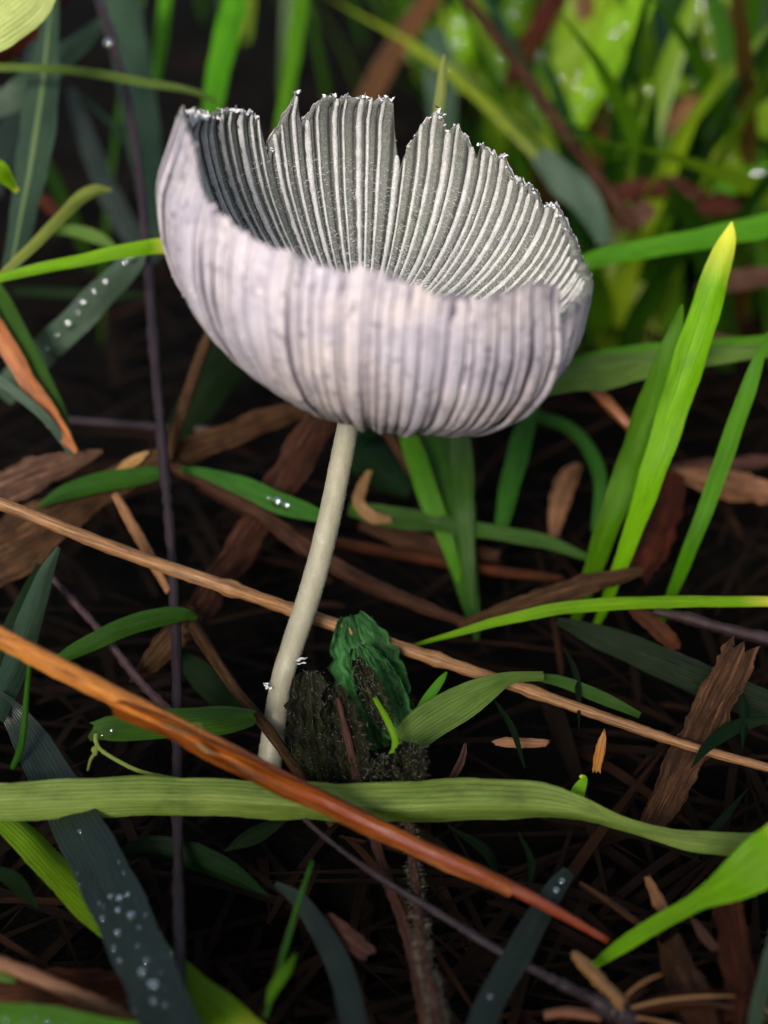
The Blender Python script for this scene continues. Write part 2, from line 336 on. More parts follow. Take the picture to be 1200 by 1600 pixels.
# ------------------------------------------------------------------ ground
gx = np.sinh(np.linspace(-6.2, 6.2, 181)) * 90; gy = np.sinh(np.linspace(-6.2, 6.2, 181)) * 90 + 110
X, Y = np.meshgrid(gx, gy); D = np.hypot(X, Y - 110)
Z = (np.sin(X * .21 + np.sin(Y * .17) * 2) + np.sin(Y * .27 + np.sin(X * .13) * 2) + .7 * np.sin(X * .55 + Y * .43)) * 1.4 * np.exp(-D / 900) - 10 + 6 * np.exp(-((X + 9) ** 2 + (Y - 88) ** 2) / 150)
tag(meshobj('ground', np.stack([X, Y, Z], -1).reshape(-1, 3), grid_faces(181, 181), 'soil'), 'dark damp soil under the grass and litter', 'ground', kind='structure')

# ------------------------------------------------------------------ mushroom
STEM = [(562, 590, 33), (553, 628, 33), (545, 660, 34), (534, 716, 35), (519, 790, 36), (501, 868, 37), (482, 935, 37), (460, 1000, 36), (441, 1060, 34), (432, 1110, 35), (424, 1170, 38), (416, 1230, 42), (414, 1252, 43)]
mush = empty('mushroom', 'white and lilac pleated inkcap with a torn upturned cup-shaped cap on a pale slender stem', 'mushroom')
base = P(424, 1180, 111.0); mush.location = base * MM; WL[mush.name] = base
sp_, sw_ = path(STEM, [104, 104.5, 105, 106, 107, 108, 109, 110, 110.5, 111, 111, 110, 109], 90)
g = tube(sp_, sw_, nc=20, flat=1, rough=.012, seed=5)
stem = meshobj('stem', g[0], g[1], 'stem_flesh', mush, g[2])

CA = P(562, 598, 104); CS = .05 * 104 / 110
v_ = P(600, 400, 104) - CLOC; v_ /= np.linalg.norm(v_); r_ = CR - (CR @ v_) * v_; r_ /= np.linalg.norm(r_); u_ = np.cross(r_, v_)
_e, _rho = math.radians(26), math.radians(12)
AX = math.cos(_e) * (math.sin(_rho) * r_ + math.cos(_rho) * u_) - math.sin(_e) * v_; AX /= np.linalg.norm(AX)
BU = r_ - (r_ @ AX) * AX; BU /= np.linalg.norm(BU); BV = np.cross(AX, BU)
PO = np.array([(-15, 16), (-12, 55), (-2, 97), (22, 153), (60, 216), (110, 268), (170, 302), (230, 316), (290, 316), (340, 308), (400, 296), (470, 280)], float)
def off(z): return np.interp(z, [-16, 60, 200, 300, 400], [26, 22, -4, -20, -24])
def S(phi, r, z): return CA + CS * ((r * np.cos(phi) + off(z))[..., None] * BU + (r * np.sin(phi))[..., None] * BV + z[..., None] * AX)
RIM = [(12.2, 246), (17.4, 260), (22.8, 268), (28.4, 283), (32.4, 278), (34.4, 256), (35.4, 262), (37.2, 280), (41, 283), (45, 282), (49, 288), (51.0, 309), (54, 299), (57, 307), (59.4, 313), (60.2, 282), (61.4, 292), (64.8, 315), (68, 329), (69.8, 320), (70.9, 309), (72.0, 336), (74.4, 342), (77.2, 326), (79.6, 298), (83, 258), (84.6, 226), (86.0, 275), (87.0, 310), (88, 342), (91.8, 341), (94, 333), (97.2, 342), (99.8, 333), (102.4, 339), (105, 327), (106, 335), (109.2, 335), (111, 320), (113.2, 300), (115.2, 288), (116.8, 322), (118.2, 338), (119.4, 312), (122.4, 282), (125.4, 262), (127.6, 232), (128.6, 268), (129.4, 300), (131, 304), (138.2, 319), (146.2, 323), (152.4, 328), (156, 334), (158, 322), (165, 348), (172, 372), (178, 380), (183, 384), (190, 397), (198, 404), (205.4, 394), (209.6, 384), (214.4, 362), (220, 349), (226.6, 343), (234.2, 339), (239, 337), (243.4, 338), (247.6, 338), (251.8, 334), (255.6, 338), (259.6, 336), (263.2, 342), (267.6, 346), (273.6, 343), (279.2, 332), (283.2, 328), (288.8, 329), (293.2, 320), (300.2, 328), (306, 334), (312.8, 332), (318, 318), (320.5, 300), (321.5, 250), (323, 262), (330, 276), (338, 270), (346, 258), (355, 248), (372.2, 246)]
RIM = np.array(RIM, float); _rr = np.random.default_rng(3); _fx = np.linspace(0, 360, 721); _fr = _rr.normal(0, 2.6, 721); _fr[-1] = _fr[0]
def rimz(phi):
    d = (np.degrees(phi) - 12.2) % 360 + 12.2
    return np.interp(d, RIM[:, 0], RIM[:, 1]) + np.interp(d % 360, _fx, _fr)
# profiles as smooth polylines with arc length
def smooth_poly(p, n=260, it=30):
    p = np.asarray(p, float); L = np.concatenate([[0], np.cumsum(np.hypot(*np.diff(p, axis=0).T))])
    t = np.linspace(0, L[-1], n); q = np.stack([np.interp(t, L, p[:, i]) for i in (0, 1)], 1)
    for _ in range(it): q[1:-1] = (q[:-2] + 2 * q[1:-1] + q[2:]) / 4
    L = np.concatenate([[0], np.cumsum(np.hypot(*np.diff(q, axis=0).T))]); tn = np.gradient(q, axis=0); tn /= np.linalg.norm(tn, axis=1)[:, None]
    return q, L, tn
QO, LO, TO = smooth_poly(PO[:, ::-1])                                    # (r, z), outside, base -> rim
ro = lambda z: np.interp(z, QO[:, 1], QO[:, 0])
pin = [(2, 72), (80, 81), (150, 99), (200, 121), (240, 151), (271, 186), (291, 222), (303, 258)] + [(float(ro(z)) - 5, z) for z in range(300, 471, 17)]
QI, LI, TI = smooth_poly(pin)                                            # inside, centre -> rim
def on(Q, L, T, phi, l, h=0.0, sgn=1):
    """point on a profile at arc length l, raised h px along its outward (sgn=1) or inward (-1) normal"""
    r = np.interp(l, L, Q[:, 0]); z = np.interp(l, L, Q[:, 1]); tr = np.interp(l, L, T[:, 0]); tz = np.interp(l, L, T[:, 1])
    q = S(phi, r + sgn * h * tz, z - sgn * h * tr)
    return q - (CS * 30 * np.clip(1 - r / 300, 0, 1))[..., None] * BU if sgn < 0 else q
def lrim(Q, L, phi):                                                      # arc length at which the rim is reached
    return np.interp(rimz(phi), Q[:, 1], L)
NR = 92
ang = (np.arange(NR) + _rr.uniform(-.22, .22, NR)) / NR * 2 * math.pi
nxt = np.append(ang[1:], ang[0] + 2 * math.pi)
fr = [0, .17, .21, .29, .37, .50, .68, .85]
cols = np.concatenate([a + (b_ - a) * np.array(fr) for a, b_ in zip(ang, nxt)]); crs = np.tile([0, 0, .6, 1, .6, 0, 0, 0], NR)
NC = len(cols); NI, NO_ = 44, 30
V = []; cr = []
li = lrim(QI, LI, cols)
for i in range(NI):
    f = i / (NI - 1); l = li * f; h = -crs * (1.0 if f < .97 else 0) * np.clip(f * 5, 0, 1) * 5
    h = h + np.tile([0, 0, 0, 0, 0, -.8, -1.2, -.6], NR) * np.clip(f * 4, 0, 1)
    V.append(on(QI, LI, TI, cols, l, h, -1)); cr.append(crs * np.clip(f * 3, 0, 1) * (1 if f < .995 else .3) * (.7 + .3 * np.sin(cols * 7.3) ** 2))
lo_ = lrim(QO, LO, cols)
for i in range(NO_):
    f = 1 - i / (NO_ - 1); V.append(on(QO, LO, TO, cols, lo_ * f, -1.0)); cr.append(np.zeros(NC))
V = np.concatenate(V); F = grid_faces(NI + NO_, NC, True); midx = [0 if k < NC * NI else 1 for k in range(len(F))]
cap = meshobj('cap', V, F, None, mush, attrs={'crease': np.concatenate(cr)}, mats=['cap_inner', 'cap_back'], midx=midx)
# white ribs inside the cup
for k in range(NR):
    a0 = ang[k]; wdt = (nxt[k] - a0); n = 46; lmax = float(lrim(QI, LI, np.array([a0]))[0]) * _rr.uniform(.985, 1.012)
    l = np.linspace(14 + _rr.uniform(0, 20), lmax, n); rr = np.interp(l, LI, QI[:, 0]); Vr = []
    wob = np.cumsum(_rr.normal(0, .10, n)); wob -= np.linspace(0, wob[-1], n)
    hw = np.maximum(rr * wdt * .19 * _rr.uniform(.75, 1.2), .9) * (1 + .09 * _rr.normal(0, 1, n)) * np.clip((lmax - l) / 12 + .45, 0, 1)
    hh = np.minimum(3.4, hw * .95) * (1 + .12 * _rr.normal(0, 1, n))
    for q, t in ((-1, -.6), (-.72, .62), (0, 1), (.72, .62), (1, -.6)):
        Vr.append(on(QI, LI, TI, a0 + (q * hw + wob) / np.maximum(rr, 8), l, hh * t, -1))
    meshobj('rib', np.stack(Vr, 1).reshape(-1, 3), grid_faces(n, 5), 'cap_rib', cap)
# pleats on the outside
NP = 112
wts = np.exp(_rr.normal(0, .32, NP)); edges = np.concatenate([[0], np.cumsum(wts)]) / wts.sum() * 2 * math.pi + .07
edges[np.abs(edges - math.radians(320.5)).argmin()] = math.radians(320.5)
for k in range(NP):
    a0, a1 = edges[k], edges[k + 1]; n = 34; nc = 9; uu = np.linspace(0, 1, nc); gap = .008 + .05 * (_rr.random() < .25) ; Vp = []
    endj = _rr.normal(0, 3.5); lift = _rr.uniform(1.0, 6.0); tilt = _rr.uniform(-2.2, 2.2); dg_ = math.degrees((a0 + a1) / 2); lift += 13 * min(1, max(0, (dg_ - 292) / 26)) * (dg_ < 320.5); ph = _rr.uniform(0, 6.28)
    for u in uu:
        phs = a0 + (a1 - a0) * (gap + (1 - 2 * gap) * u); lm = float(lrim(QO, LO, np.array([phs]))[0]) + 1 + endj * (1 - abs(2 * u - 1) ** 3)
        f = np.linspace(0, 1, n); l = 30 + (lm - 30) * f; ps = phs + .012 * np.sin(f * 4 + ph) * (1 - f)
        amp = np.minimum((a1 - a0) * np.interp(l, LO, QO[:, 0]) * .26, 4.6) * np.clip((1 - f) * 3.5, .12, 1) * (1 + .8 * np.clip(1 - f * 2.4, 0, 1))
        h = amp * (1 - abs(2 * u - 1) ** 2.6) + lift * np.clip((1 - f) * 5, .2, 1) + tilt * (u - .5) * 2 * np.clip((1 - f) * 4, 0, 1) + .5 * np.sin(f * 23 + ph + u * 3) - 1.5
        Vp.append(on(QO, LO, TO, ps, l, h))
    Vp = np.stack(Vp, 1); uv = np.stack([np.tile(uu, n), np.repeat(np.linspace(0, 17, n), nc)], 1)
    meshobj('pleat', Vp.reshape(-1, 3), grid_faces(n, nc), 'cap_pleat', cap, uv)
# torn white veil flakes along the rim
def flake(p, size, seed, up):
    r = np.random.default_rng(seed); pts = []; n = 6; m = 5
    d = r.normal(0, 1, 3); d /= np.linalg.norm(d); e = np.cross(d, up + .3 * r.normal(0, 1, 3)); e /= np.linalg.norm(e)
    for i in range(n):
        t = i / (n - 1) - .5
        for j in range(m):
            s_ = j / (m - 1) - .5
            pts.append(p + size * (e * t * 2.2 * (1 + .3 * r.normal()) + up * s_ * (.7 + .8 * r.normal()) * (1 - 1.5 * abs(t)) + d * .3 * r.normal()))
    return np.array(pts), grid_faces(n, m)
fl = [(dg, z) for dg, z in RIM if 28 < dg < 320]
spots = [(154, 14, 9), (157, 22, 14), (160, 26, 14), (162, 22, 12), (159, 34, 9), (166, 10, 8), (118.2, 8, 5), (152, 8, 5), (146, 8, 5), (139, 8, 6), (134, 7, 6), (109, 7, 4), (106, 6, 4), (97, 7, 5), (92, 7, 5), (88.4, 7, 5), (74, 8, 6), (72.8, 8, 5), (71.5, 6, 4), (70.4, 6, 3), (68, 6, 4), (64, 5, 4), (59.4, 6, 4), (51, 7, 5), (46, 6, 4), (44, 7, 4), (41, 7, 4), (38, 7, 4), (30, 8, 5), (28.2, 8, 5), (25, 7, 4), (102.4, 5, 3), (149, 6, 4), (131, 5, 4)]
spots += [(float(q), 5, 2.5) for q in _rr.uniform(20, 160, 46)]
for i, (dg, upx, sz) in enumerate(spots):
    a_ = np.array([math.radians(dg)]); l = lrim(QI, LI, a_)
    p = on(QI, LI, TI, a_, l + upx * .25, 1.0, -1)[0]
    v, f = flake(p, sz * CS * 1.15, 500 + i, AX); meshobj('veil_flake', v, f, 'veil_white', cap)
for dg, l_ in ((147, 430), (186, 330), (189, 310), (192, 320), (187, 300), (190, 280)):
    if dg > 170: p = on(QO, LO, TO, np.array([math.radians(dg + 8)]), np.array([l_ + 60.]), 4.0)[0]
    else: p = on(QI, LI, TI, np.array([math.radians(dg)]), np.array([l_ + 10.]), 2.0, -1)[0]
    v, f = flake(p, 6 * CS, int(dg * 7 + l_), AX); meshobj('veil_flake', v, f, 'veil_white', cap)
# fine hairs: one mesh each, too many to count
def hairs(name, roots, dirs, length, rad, mat, parent, seed, bend=.4):
    r = np.random.default_rng(seed); V, F = [], []
    for p, d in zip(roots, dirs):
        L = length * r.uniform(.5, 1.3); b1 = r.normal(0, bend, 3); e = np.cross(d, r.normal(0, 1, 3)); e /= np.linalg.norm(e); g_ = np.cross(d, e); o = len(V)
        for t, s_ in ((0, 1), (.5, .8), (1, .15)):
            c_ = p + L * (d * t + b1 * t * t * .6)
            for q in (0, 2.094, 4.189): V.append(c_ + rad * s_ * (e * math.cos(q) + g_ * math.sin(q)))
        for i in (0, 3):
            for j in range(3): F.append((o + i + j, o + i + (j + 1) % 3, o + i + 3 + (j + 1) % 3, o + i + 3 + j))
    return tag(meshobj(name, np.array(V), F, mat, parent), kind='stuff')
def nrm(x): return x / (np.linalg.norm(x, axis=-1, keepdims=True) + 1e-9)
n = 3600; a_ = _rr.uniform(math.radians(15), math.radians(170), n); l = 150 + 210 * _rr.random(n) ** 1.4
p0 = on(QI, LI, TI, a_, l, .5, -1); p1 = on(QI, LI, TI, a_ + .02, l, .5, -1); p2 = on(QI, LI, TI, a_, l + 6, .5, -1); p3 = on(QI, LI, TI, a_, l, 3.5, -1)
d_ = nrm(nrm(p1 - p0) * _rr.choice([-1, 1], n)[:, None] + .35 * nrm(p2 - p0) + .55 * nrm(p3 - p0))
hairs('inner_fuzz', p0, d_, .27, .011, 'hair_white', cap, 11)
n = 170; a_ = np.concatenate([np.radians(_rr.normal(248, 1.6, 60)), np.radians(_rr.uniform(256, 275, 50)), np.radians(_rr.normal(320, 1.0, 60))]); l = lrim(QO, LO, a_) - np.abs(_rr.normal(0, 14, n)) - np.concatenate([np.zeros(110), _rr.uniform(10, 60, 60)])
p0 = on(QO, LO, TO, a_, l, 4); d_ = nrm(nrm(on(QO, LO, TO, a_, l + 8, 6) - p0) + .5 * _rr.normal(0, 1, (n, 3)))
hairs('rim_hairs', p0, d_, .55, .014, 'hair_white', cap, 12, .2)
n = 2600; i_ = _rr.integers(14, 88, n); T_, W_, N_ = frames(sp_); q = _rr.uniform(0, 6.283, n)
nd = W_[i_] * np.cos(q)[:, None] + N_[i_] * np.sin(q)[:, None]; t_ = _rr.random(n)[:, None]
p0 = sp_[i_] * (1 - t_) + sp_[np.minimum(i_ + 1, 89)] * t_ + nd * (sw_[i_] / 2 * .97)[:, None]
hairs('stem_fuzz', p0, nrm(nd + .5 * _rr.normal(0, 1, (n, 3))), .11, .009, 'hair_pale', stem, 13)
for x, y, sz in ((470, 1030, 9), (472, 1036, 6), (418, 1073, 5), (416, 1068, 4)):
    v, f = flake(P(x, y, 109.2), sz * CS, x, AX); meshobj('veil_flake', v, f, 'veil_white', stem)

# ------------------------------------------------------------------ blades, straws, twigs and dry leaves, each traced to its place
G, ST, TW, DL = 'grass blade', 'straw', 'twig', 'dead leaf'
def gb(label, mat, pts, dep, **kw): return blade('grass_blade', label, G, mat, pts, dep, **kw)
def dl(label, mat, pts, dep, **kw):
    kw.setdefault('torn', (.25, .25)); kw.setdefault('wav', .06); kw.setdefault('rag', .06); kw.setdefault('n', max(30, 16 * len(pts))); return blade('dead_leaf', label, DL, mat, pts, dep, **kw)
def straw(label, mat, pts, dep, **kw): return blade('straw', label, ST, mat, pts, dep, tub=True, **kw)
def twig(label, mat, pts, dep, **kw):
    kw.setdefault('rough', .09); return blade('twig', label, TW, mat, pts, dep, tub=True, **kw)

# --- foreground
near_blade = gb('long flat green blade lying level across the ground under the orange straw', 'green_near',
   [(-40, 1255, 58), (90, 1251, 62), (200, 1247, 62), (330, 1248, 58), (460, 1256, 60), (600, 1264, 64), (720, 1262, 70), (820, 1262, 66), (900, 1271, 48), (970, 1290, 26), (1030, 1304, 24), (1100, 1316, 34), (1230, 1322, 42)], [98, 98, 98, 98, 98, 98, 99, 99, 99, 99, 98, 98], fold=.8, roll=[-4, -8, -4, -16, -24, -40, 0, 10], n=120, nc=11)
# the thick orange straw: a body with a split sheath under it
root = empty('straw', 'thick shiny orange straw with a split rusty sheath, lying over the level green blade', ST)
root.location = P(950, 1470, 94) * MM; WL[root.name] = P(950, 1470, 94)
blade('stalk', None, None, 'straw_two', [(-40, 978, 34), (0, 996, 34), (100, 1048, 34), (200, 1098, 33), (330, 1162, 31), (430, 1212, 28), (540, 1266, 26), (640, 1316, 25), (740, 1360, 24), (840, 1408, 20), (950, 1470, 11)], [91, 91, 92, 93, 94, 94.5, 94.5, 94, 93.5, 93, 92.5], tub=True, parent=root, n=100, rough=.02, flat=.8)
blade('sheath', None, None, 'straw_rust', [(176, 1100, 10), (190, 1106, 26), (260, 1136, 26), (330, 1172, 28), (420, 1216, 30), (520, 1262, 29), (620, 1310, 28), (720, 1356, 25), (800, 1392, 20)], [92.6, 92.7, 93.2, 93.6, 94.2, 94.3, 94, 93.4, 92.8], parent=root, n=80, fold=-1.0, torn=(.3, .3), wav=.06, roll=-6)
for a_, b_, c_ in (((250, 1128), (300, 1148), 7), ((305, 1160), (340, 1180), 9), ((360, 1190), (420, 1222), 6)):
    blade('split_fibre', None, None, 'dry_tan', [(*a_, 3), ((a_[0] + b_[0]) / 2, (a_[1] + b_[1]) / 2 + 2, c_), (*b_, 2)], [92.3, 92.4, 92.8], parent=root, fold=.5)
blade('loose_thread', None, None, 'yellow_green', [(292, 1133, 2.2), (310, 1131, 2.2), (314, 1138, 2), (312, 1148, 1.5)], 92.2, tub=True, parent=root)

tall_twig = twig('long thin purple-black twig standing upright beside the cap, behind the level green blade', 'twig_dark',
   [(140, -40, 13), (165, 30, 14), (190, 115, 14), (206, 190, 14), (222, 310, 15), (232, 430, 16), (240, 540, 16), (250, 660, 16), (262, 790, 16), (270, 900, 17), (276, 1030, 17), (277, 1150, 17), (277, 1245, 17), (279, 1400, 19), (281, 1500, 20), (282, 1640, 20)], [150, 147, 144, 141, 137, 133, 129, 125, 121, 118, 113, 108, 103, 94, 88, 80], n=160, knots=[.07, .3, .52, .8])
mid_straw = straw('thin straight tan straw passing behind the mushroom stem from one side to the other', 'straw_tan',
   [(-40, 772, 20), (60, 810, 21), (160, 850, 22), (280, 893, 22), (380, 926, 22), (470, 958, 22), (600, 1003, 22), (700, 1036, 21), (800, 1070, 19), (920, 1112, 18), (1030, 1150, 17), (1120, 1178, 16), (1240, 1210, 14)], [112, 112, 112.5, 113, 113, 113.5, 113.5, 112.5, 111, 109, 107.5, 106, 104], n=110, knots=[.32, .58, .7])
wet_blade = gb('dark wet blue-green blade with beads of water, running down under the level blade', 'green_wet',
   [(-5, 1085, 20), (30, 1130, 46), (70, 1200, 66), (120, 1290, 76), (170, 1385, 84), (210, 1470, 86), (245, 1550, 86), (285, 1650, 86)], [-8, -6, -5, -5, -5, -5, -6, -6], fold=.15, roll=[-20, -10, 0, 0])
lime_low = gb('wide yellow-green blade showing from under the beaded wet blade', 'green_lime',
   [(-10, 1255, 40), (40, 1300, 58), (110, 1375, 66), (180, 1440, 66), (250, 1500, 66), (320, 1560, 68), (370, 1605, 70), (430, 1660, 72)], [-1.5, -1.5, -1.5, -1.5, -2, -3, -3, -3], fold=.5, roll=[45, 40, 20, 0])
straw('ribbed brown straw lying in the corner beside the wide yellow-green blade', 'straw_tan',
   [(-40, 1490, 20), (40, 1520, 24), (120, 1556, 26), (200, 1592, 26), (300, 1640, 26)], [86, 86, 86, 86, 86], flat=.5)
corner_blade = gb('bright green blade with tiny beads of water below the ribbed brown straw', 'green_bright',
   [(-60, 1592, 60), (40, 1600, 60), (120, 1612, 60), (260, 1640, 60)], [82, 82, 82, 82], fold=.2)
gb('small green blade corner tucked under the ribbed brown straw', 'green_pale', [(-30, 1505, 24), (0, 1520, 26), (25, 1535, 6)], [-3, -3, -3])
dl('wide dark rusty dead leaf lying under the ribbed brown straw', 'dry_red', [(-40, 1560, 70), (60, 1550, 75), (160, 1545, 60), (270, 1520, 30)], [-.5, -.8, -.8, -.6])

# --- torn leaf with a tendril behind the orange straw
torn_leaf = gb('short broad green leaf end, cut square, with a curling tendril at its tip', 'green_mid',
   [(146, 1144, 30), (175, 1138, 40), (240, 1132, 46), (310, 1126, 48), (360, 1122, 44), (400, 1118, 26)], [101, 101, 102, 103, 104, 105], fold=.35, torn=(.5, .3), roll=[-12, 6, 20])
for q in ([(150, 1146, 6), (150, 1158, 7), (158, 1172, 6), (190, 1192, 6), (225, 1207, 6), (285, 1219, 5)], [(152, 1160, 6), (150, 1174, 6), (142, 1186, 5), (137, 1204, 3)], [(149, 1166, 4), (146, 1172, 7), (151, 1180, 4)]):
    blade('tendril', None, None, 'yellow_green', q, 101, tub=True, parent=torn_leaf)

# --- left, around the stem foot
gb('narrow mid-green blade bending over the upright twig below the tan straw', 'green_mid', [(85, 1035, 14), (130, 1010, 26), (190, 982, 30), (245, 965, 30), (285, 960, 22), (308, 966, 8)], [110, 111, 112, 113, 114, 115], fold=.4)
dl('broad striped brown leaf leaning from under the cap down to the tan straw', 'dry_brown', [(520, 625, 52), (480, 690, 54), (430, 775, 54), (380, 855, 50), (335, 920, 48), (305, 975, 40), (298, 1000, 14)], [134, 132, 129, 126, 122, 119, 117.5], fold=.3, roll=10)
dl('pointed grey-brown leaf tip hanging from the foot of the broad striped leaf', 'dry_brown', [(305, 955, 34), (275, 990, 44), (240, 1030, 34), (203, 1066, 4)], [118.5, 118, 117, 115.5], torn=(.2, 0))
straw('thin brown straw running down past the foot of the mushroom stem', 'dry_brown', [(300, 975, 22), (330, 1022, 20), (370, 1080, 18), (420, 1142, 18), (460, 1200, 16), (520, 1290, 14)], [117, 114, 111, 108.5, 106, 102.5])
dl('pinkish brown bark-like leaf with a pointed tip beside the upright twig', 'dry_pink', [(-40, 786, 62), (30, 752, 56), (95, 726, 40), (160, 705, 6)], [126, 126, 126, 126], torn=(0, 0))
dl('wide rusty brown leaf stretching from the picture edge towards the cap', 'dry_brown', [(-40, 880, 100), (40, 836, 90), (120, 786, 64), (200, 742, 46), (290, 706, 44), (370, 675, 40), (450, 645, 34), (545, 622, 24)], [123, 124, 126, 128, 130, 133, 136, 140], fold=.3, roll=[20, 0, -10], n=70)
dl('thin split orange strip lying on the wide rusty leaf', 'straw_tan', [(172, 748, 6), (205, 722, 18), (232, 706, 4)], [126.5, 127.5, 128], torn=(0, 0))
gb('green blade lying along the wide rusty leaf, crossed by the upright twig', 'green_mid', [(60, 792, 6), (100, 770, 24), (165, 752, 32), (230, 742, 26), (262, 738, 14)], [124, 124.5, 125.5, 127, 128], fold=.4)
drop_blade = gb('glossy green blade with a bright water bead, reaching to the mushroom stem', 'green_mid', [(280, 732, 8), (320, 740, 18), (375, 758, 30), (430, 783, 34), (480, 800, 26), (520, 812, 14)], [128, 127, 126, 125, 124, 123], fold=.4)
straw('dull brown stick running from the upright twig behind the stem', 'dry_brown', [(272, 728, 24), (340, 765, 24), (410, 806, 26), (470, 850, 28), (560, 905, 28), (640, 940, 24), (740, 978, 16)], [129, 128, 127, 126, 125, 124, 123])
straw('long thin reddish stick lying behind the dull brown stick', 'dry_red', [(310, 760, 10), (420, 815, 14), (540, 850, 18), (640, 868, 18), (760, 890, 18), (880, 905, 12)], [140, 139, 138, 137, 136, 134])
orange_blade = dl('orange dried blade edge slanting down beside its green half', 'straw_orange', [(-40, 455, 26), (0, 522, 28), (45, 600, 27), (85, 660, 26), (118, 706, 8)], [128, 127, 126, 125, 124], torn=(0, .2), wav=.02)
gb('green half of the orange dried blade slanting beside it', 'green_mid', [(-30, 420, 30), (10, 490, 34), (55, 575, 32), (90, 640, 22), (116, 700, 6)], [130, 129, 128, 127, 126], wav=.02)
gb('thin bluish blade below the orange dried blade', 'green_blue', [(-20, 580, 14), (30, 618, 14), (75, 658, 13), (112, 712, 6)], [124, 124, 124, 125])
twig('thin purple twig lying level under the cap behind the upright twig', 'twig_dark', [(90, 655, 8), (180, 662, 10), (260, 668, 10), (350, 672, 10), (420, 670, 6)], [150, 149, 148, 148, 150])
straw('thin brown stalk leaning down from the cap to the upright twig', 'dry_brown', [(330, 515, 16), (318, 545, 18), (295, 610, 19), (275, 670, 19), (262, 722, 16)], [132, 131, 130, 129, 128])
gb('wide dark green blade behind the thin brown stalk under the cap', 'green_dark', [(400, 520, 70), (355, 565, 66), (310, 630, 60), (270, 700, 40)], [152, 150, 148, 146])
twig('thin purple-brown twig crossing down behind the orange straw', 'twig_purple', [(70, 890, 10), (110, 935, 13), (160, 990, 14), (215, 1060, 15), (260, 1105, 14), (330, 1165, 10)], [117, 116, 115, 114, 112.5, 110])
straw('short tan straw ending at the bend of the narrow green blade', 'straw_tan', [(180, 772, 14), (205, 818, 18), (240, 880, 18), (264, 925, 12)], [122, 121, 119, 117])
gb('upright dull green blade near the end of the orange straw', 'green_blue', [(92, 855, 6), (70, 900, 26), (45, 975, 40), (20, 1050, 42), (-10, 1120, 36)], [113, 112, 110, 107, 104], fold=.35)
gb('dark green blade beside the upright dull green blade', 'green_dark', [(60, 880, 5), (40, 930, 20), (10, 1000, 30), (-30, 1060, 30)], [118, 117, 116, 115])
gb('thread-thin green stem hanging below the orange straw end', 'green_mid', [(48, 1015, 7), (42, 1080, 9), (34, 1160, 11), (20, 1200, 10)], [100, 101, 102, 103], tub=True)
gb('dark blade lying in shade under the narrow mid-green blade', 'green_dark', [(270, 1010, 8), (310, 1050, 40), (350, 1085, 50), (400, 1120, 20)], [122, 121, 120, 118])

# --- upper left
bead_left = gb('blue-green blade lined with water beads, tip behind the cap edge', 'green_blue', [(222, 392, 16), (208, 408, 36), (160, 458, 44), (105, 515, 46), (50, 565, 46), (0, 620, 40)], [132, 132, 133, 134, 135, 136], fold=.3)
gb('light green narrow blade reaching level to the cap from the side', 'green_lime', [(-40, 446, 10), (40, 424, 16), (120, 408, 19), (190, 393, 22), (250, 384, 24), (275, 392, 20)], [122, 122, 122, 122, 123, 124], fold=.5)
gb('yellowing blade with a bent tip above the light green narrow blade', 'yellow_green', [(-10, 440, 8), (40, 395, 16), (90, 345, 18), (122, 312, 20), (150, 297, 18), (175, 297, 6)], [124, 125, 127, 129, 130, 131], fold=.4)
gb('short pale blade curving behind the yellowing bent blade', 'green_pale', [(70, 362, 10), (110, 360, 18), (145, 368, 20), (178, 386, 10)], [140, 140, 140, 140])
gb('tall grey-green blade with a pale midrib standing at the edge', 'green_blue_rib', [(84, -30, 18), (76, 40, 30), (66, 130, 52), (52, 230, 56), (34, 330, 42), (14, 430, 28)], [142, 140, 138, 136, 134, 131], fold=.35, roll=-18)
gb('thin level green blade crossing the tall grey-green blade', 'green_pale', [(-40, 106, 12), (50, 106, 13), (130, 112, 14), (210, 126, 14), (300, 142, 10), (340, 160, 6)], [134, 134, 135, 136, 138, 140])
gb('wide soft grey-green blade standing behind the upright twig', 'green_blue', [(186, -40, 50), (196, 40, 58), (212, 130, 58), (226, 230, 52), (238, 310, 42), (244, 400, 28)], [172, 170, 167, 164, 161, 158], fold=.2)
gb('grey-green blade arching across behind the tall one with the pale midrib', 'green_blue', [(-30, 178, 30), (30, 145, 42), (80, 105, 40), (130, 62, 30), (168, 28, 14)], [150, 150, 151, 152, 153])
gb('dim bluish blade leaning at the edge behind the tall grey-green blade', 'green_wet', [(-20, 300, 40), (10, 230, 46), (40, 150, 40), (60, 60, 24)], [160, 162, 165, 170])
gb('big pale yellow leaf in the top corner, spotted with water', 'yellow_pale', [(-60, 75, 40), (-5, 40, 72), (45, 0, 70), (90, -50, 30)], [120, 120, 121, 122], fold=.1)
dl('rusty stalk slanting behind the pale corner leaf', 'dry_red', [(-20, 92, 40), (20, 62, 42), (70, 20, 36), (110, -20, 26)], [140, 142, 144, 147])
gb('small lime leaf poking in beneath the tall grey-green blade', 'green_lime', [(-30, 258, 30), (-2, 268, 34), (14, 284, 20), (28, 300, 8)], [122, 122, 123, 124])
gb('bright green blade standing just above the left tip of the cap', 'green_bright', [(372, -40, 34), (362, 20, 40), (348, 80, 38), (336, 140, 34), (326, 220, 28)], [168, 167, 166, 165, 164], fold=.3)
gb('narrow darker green blade rising behind the torn rim notch', 'green_bright', [(474, -40, 24), (466, 30, 27), (456, 100, 25), (446, 160, 22), (434, 230, 18)], [176, 175, 174, 173, 172], fold=.3)
gb('slim green blade in the dark between the twig and the cap', 'green_bright', [(262, -40, 16), (256, 20, 20), (250, 80, 18), (244, 130, 10)], [185, 184, 183, 182], fold=.3)
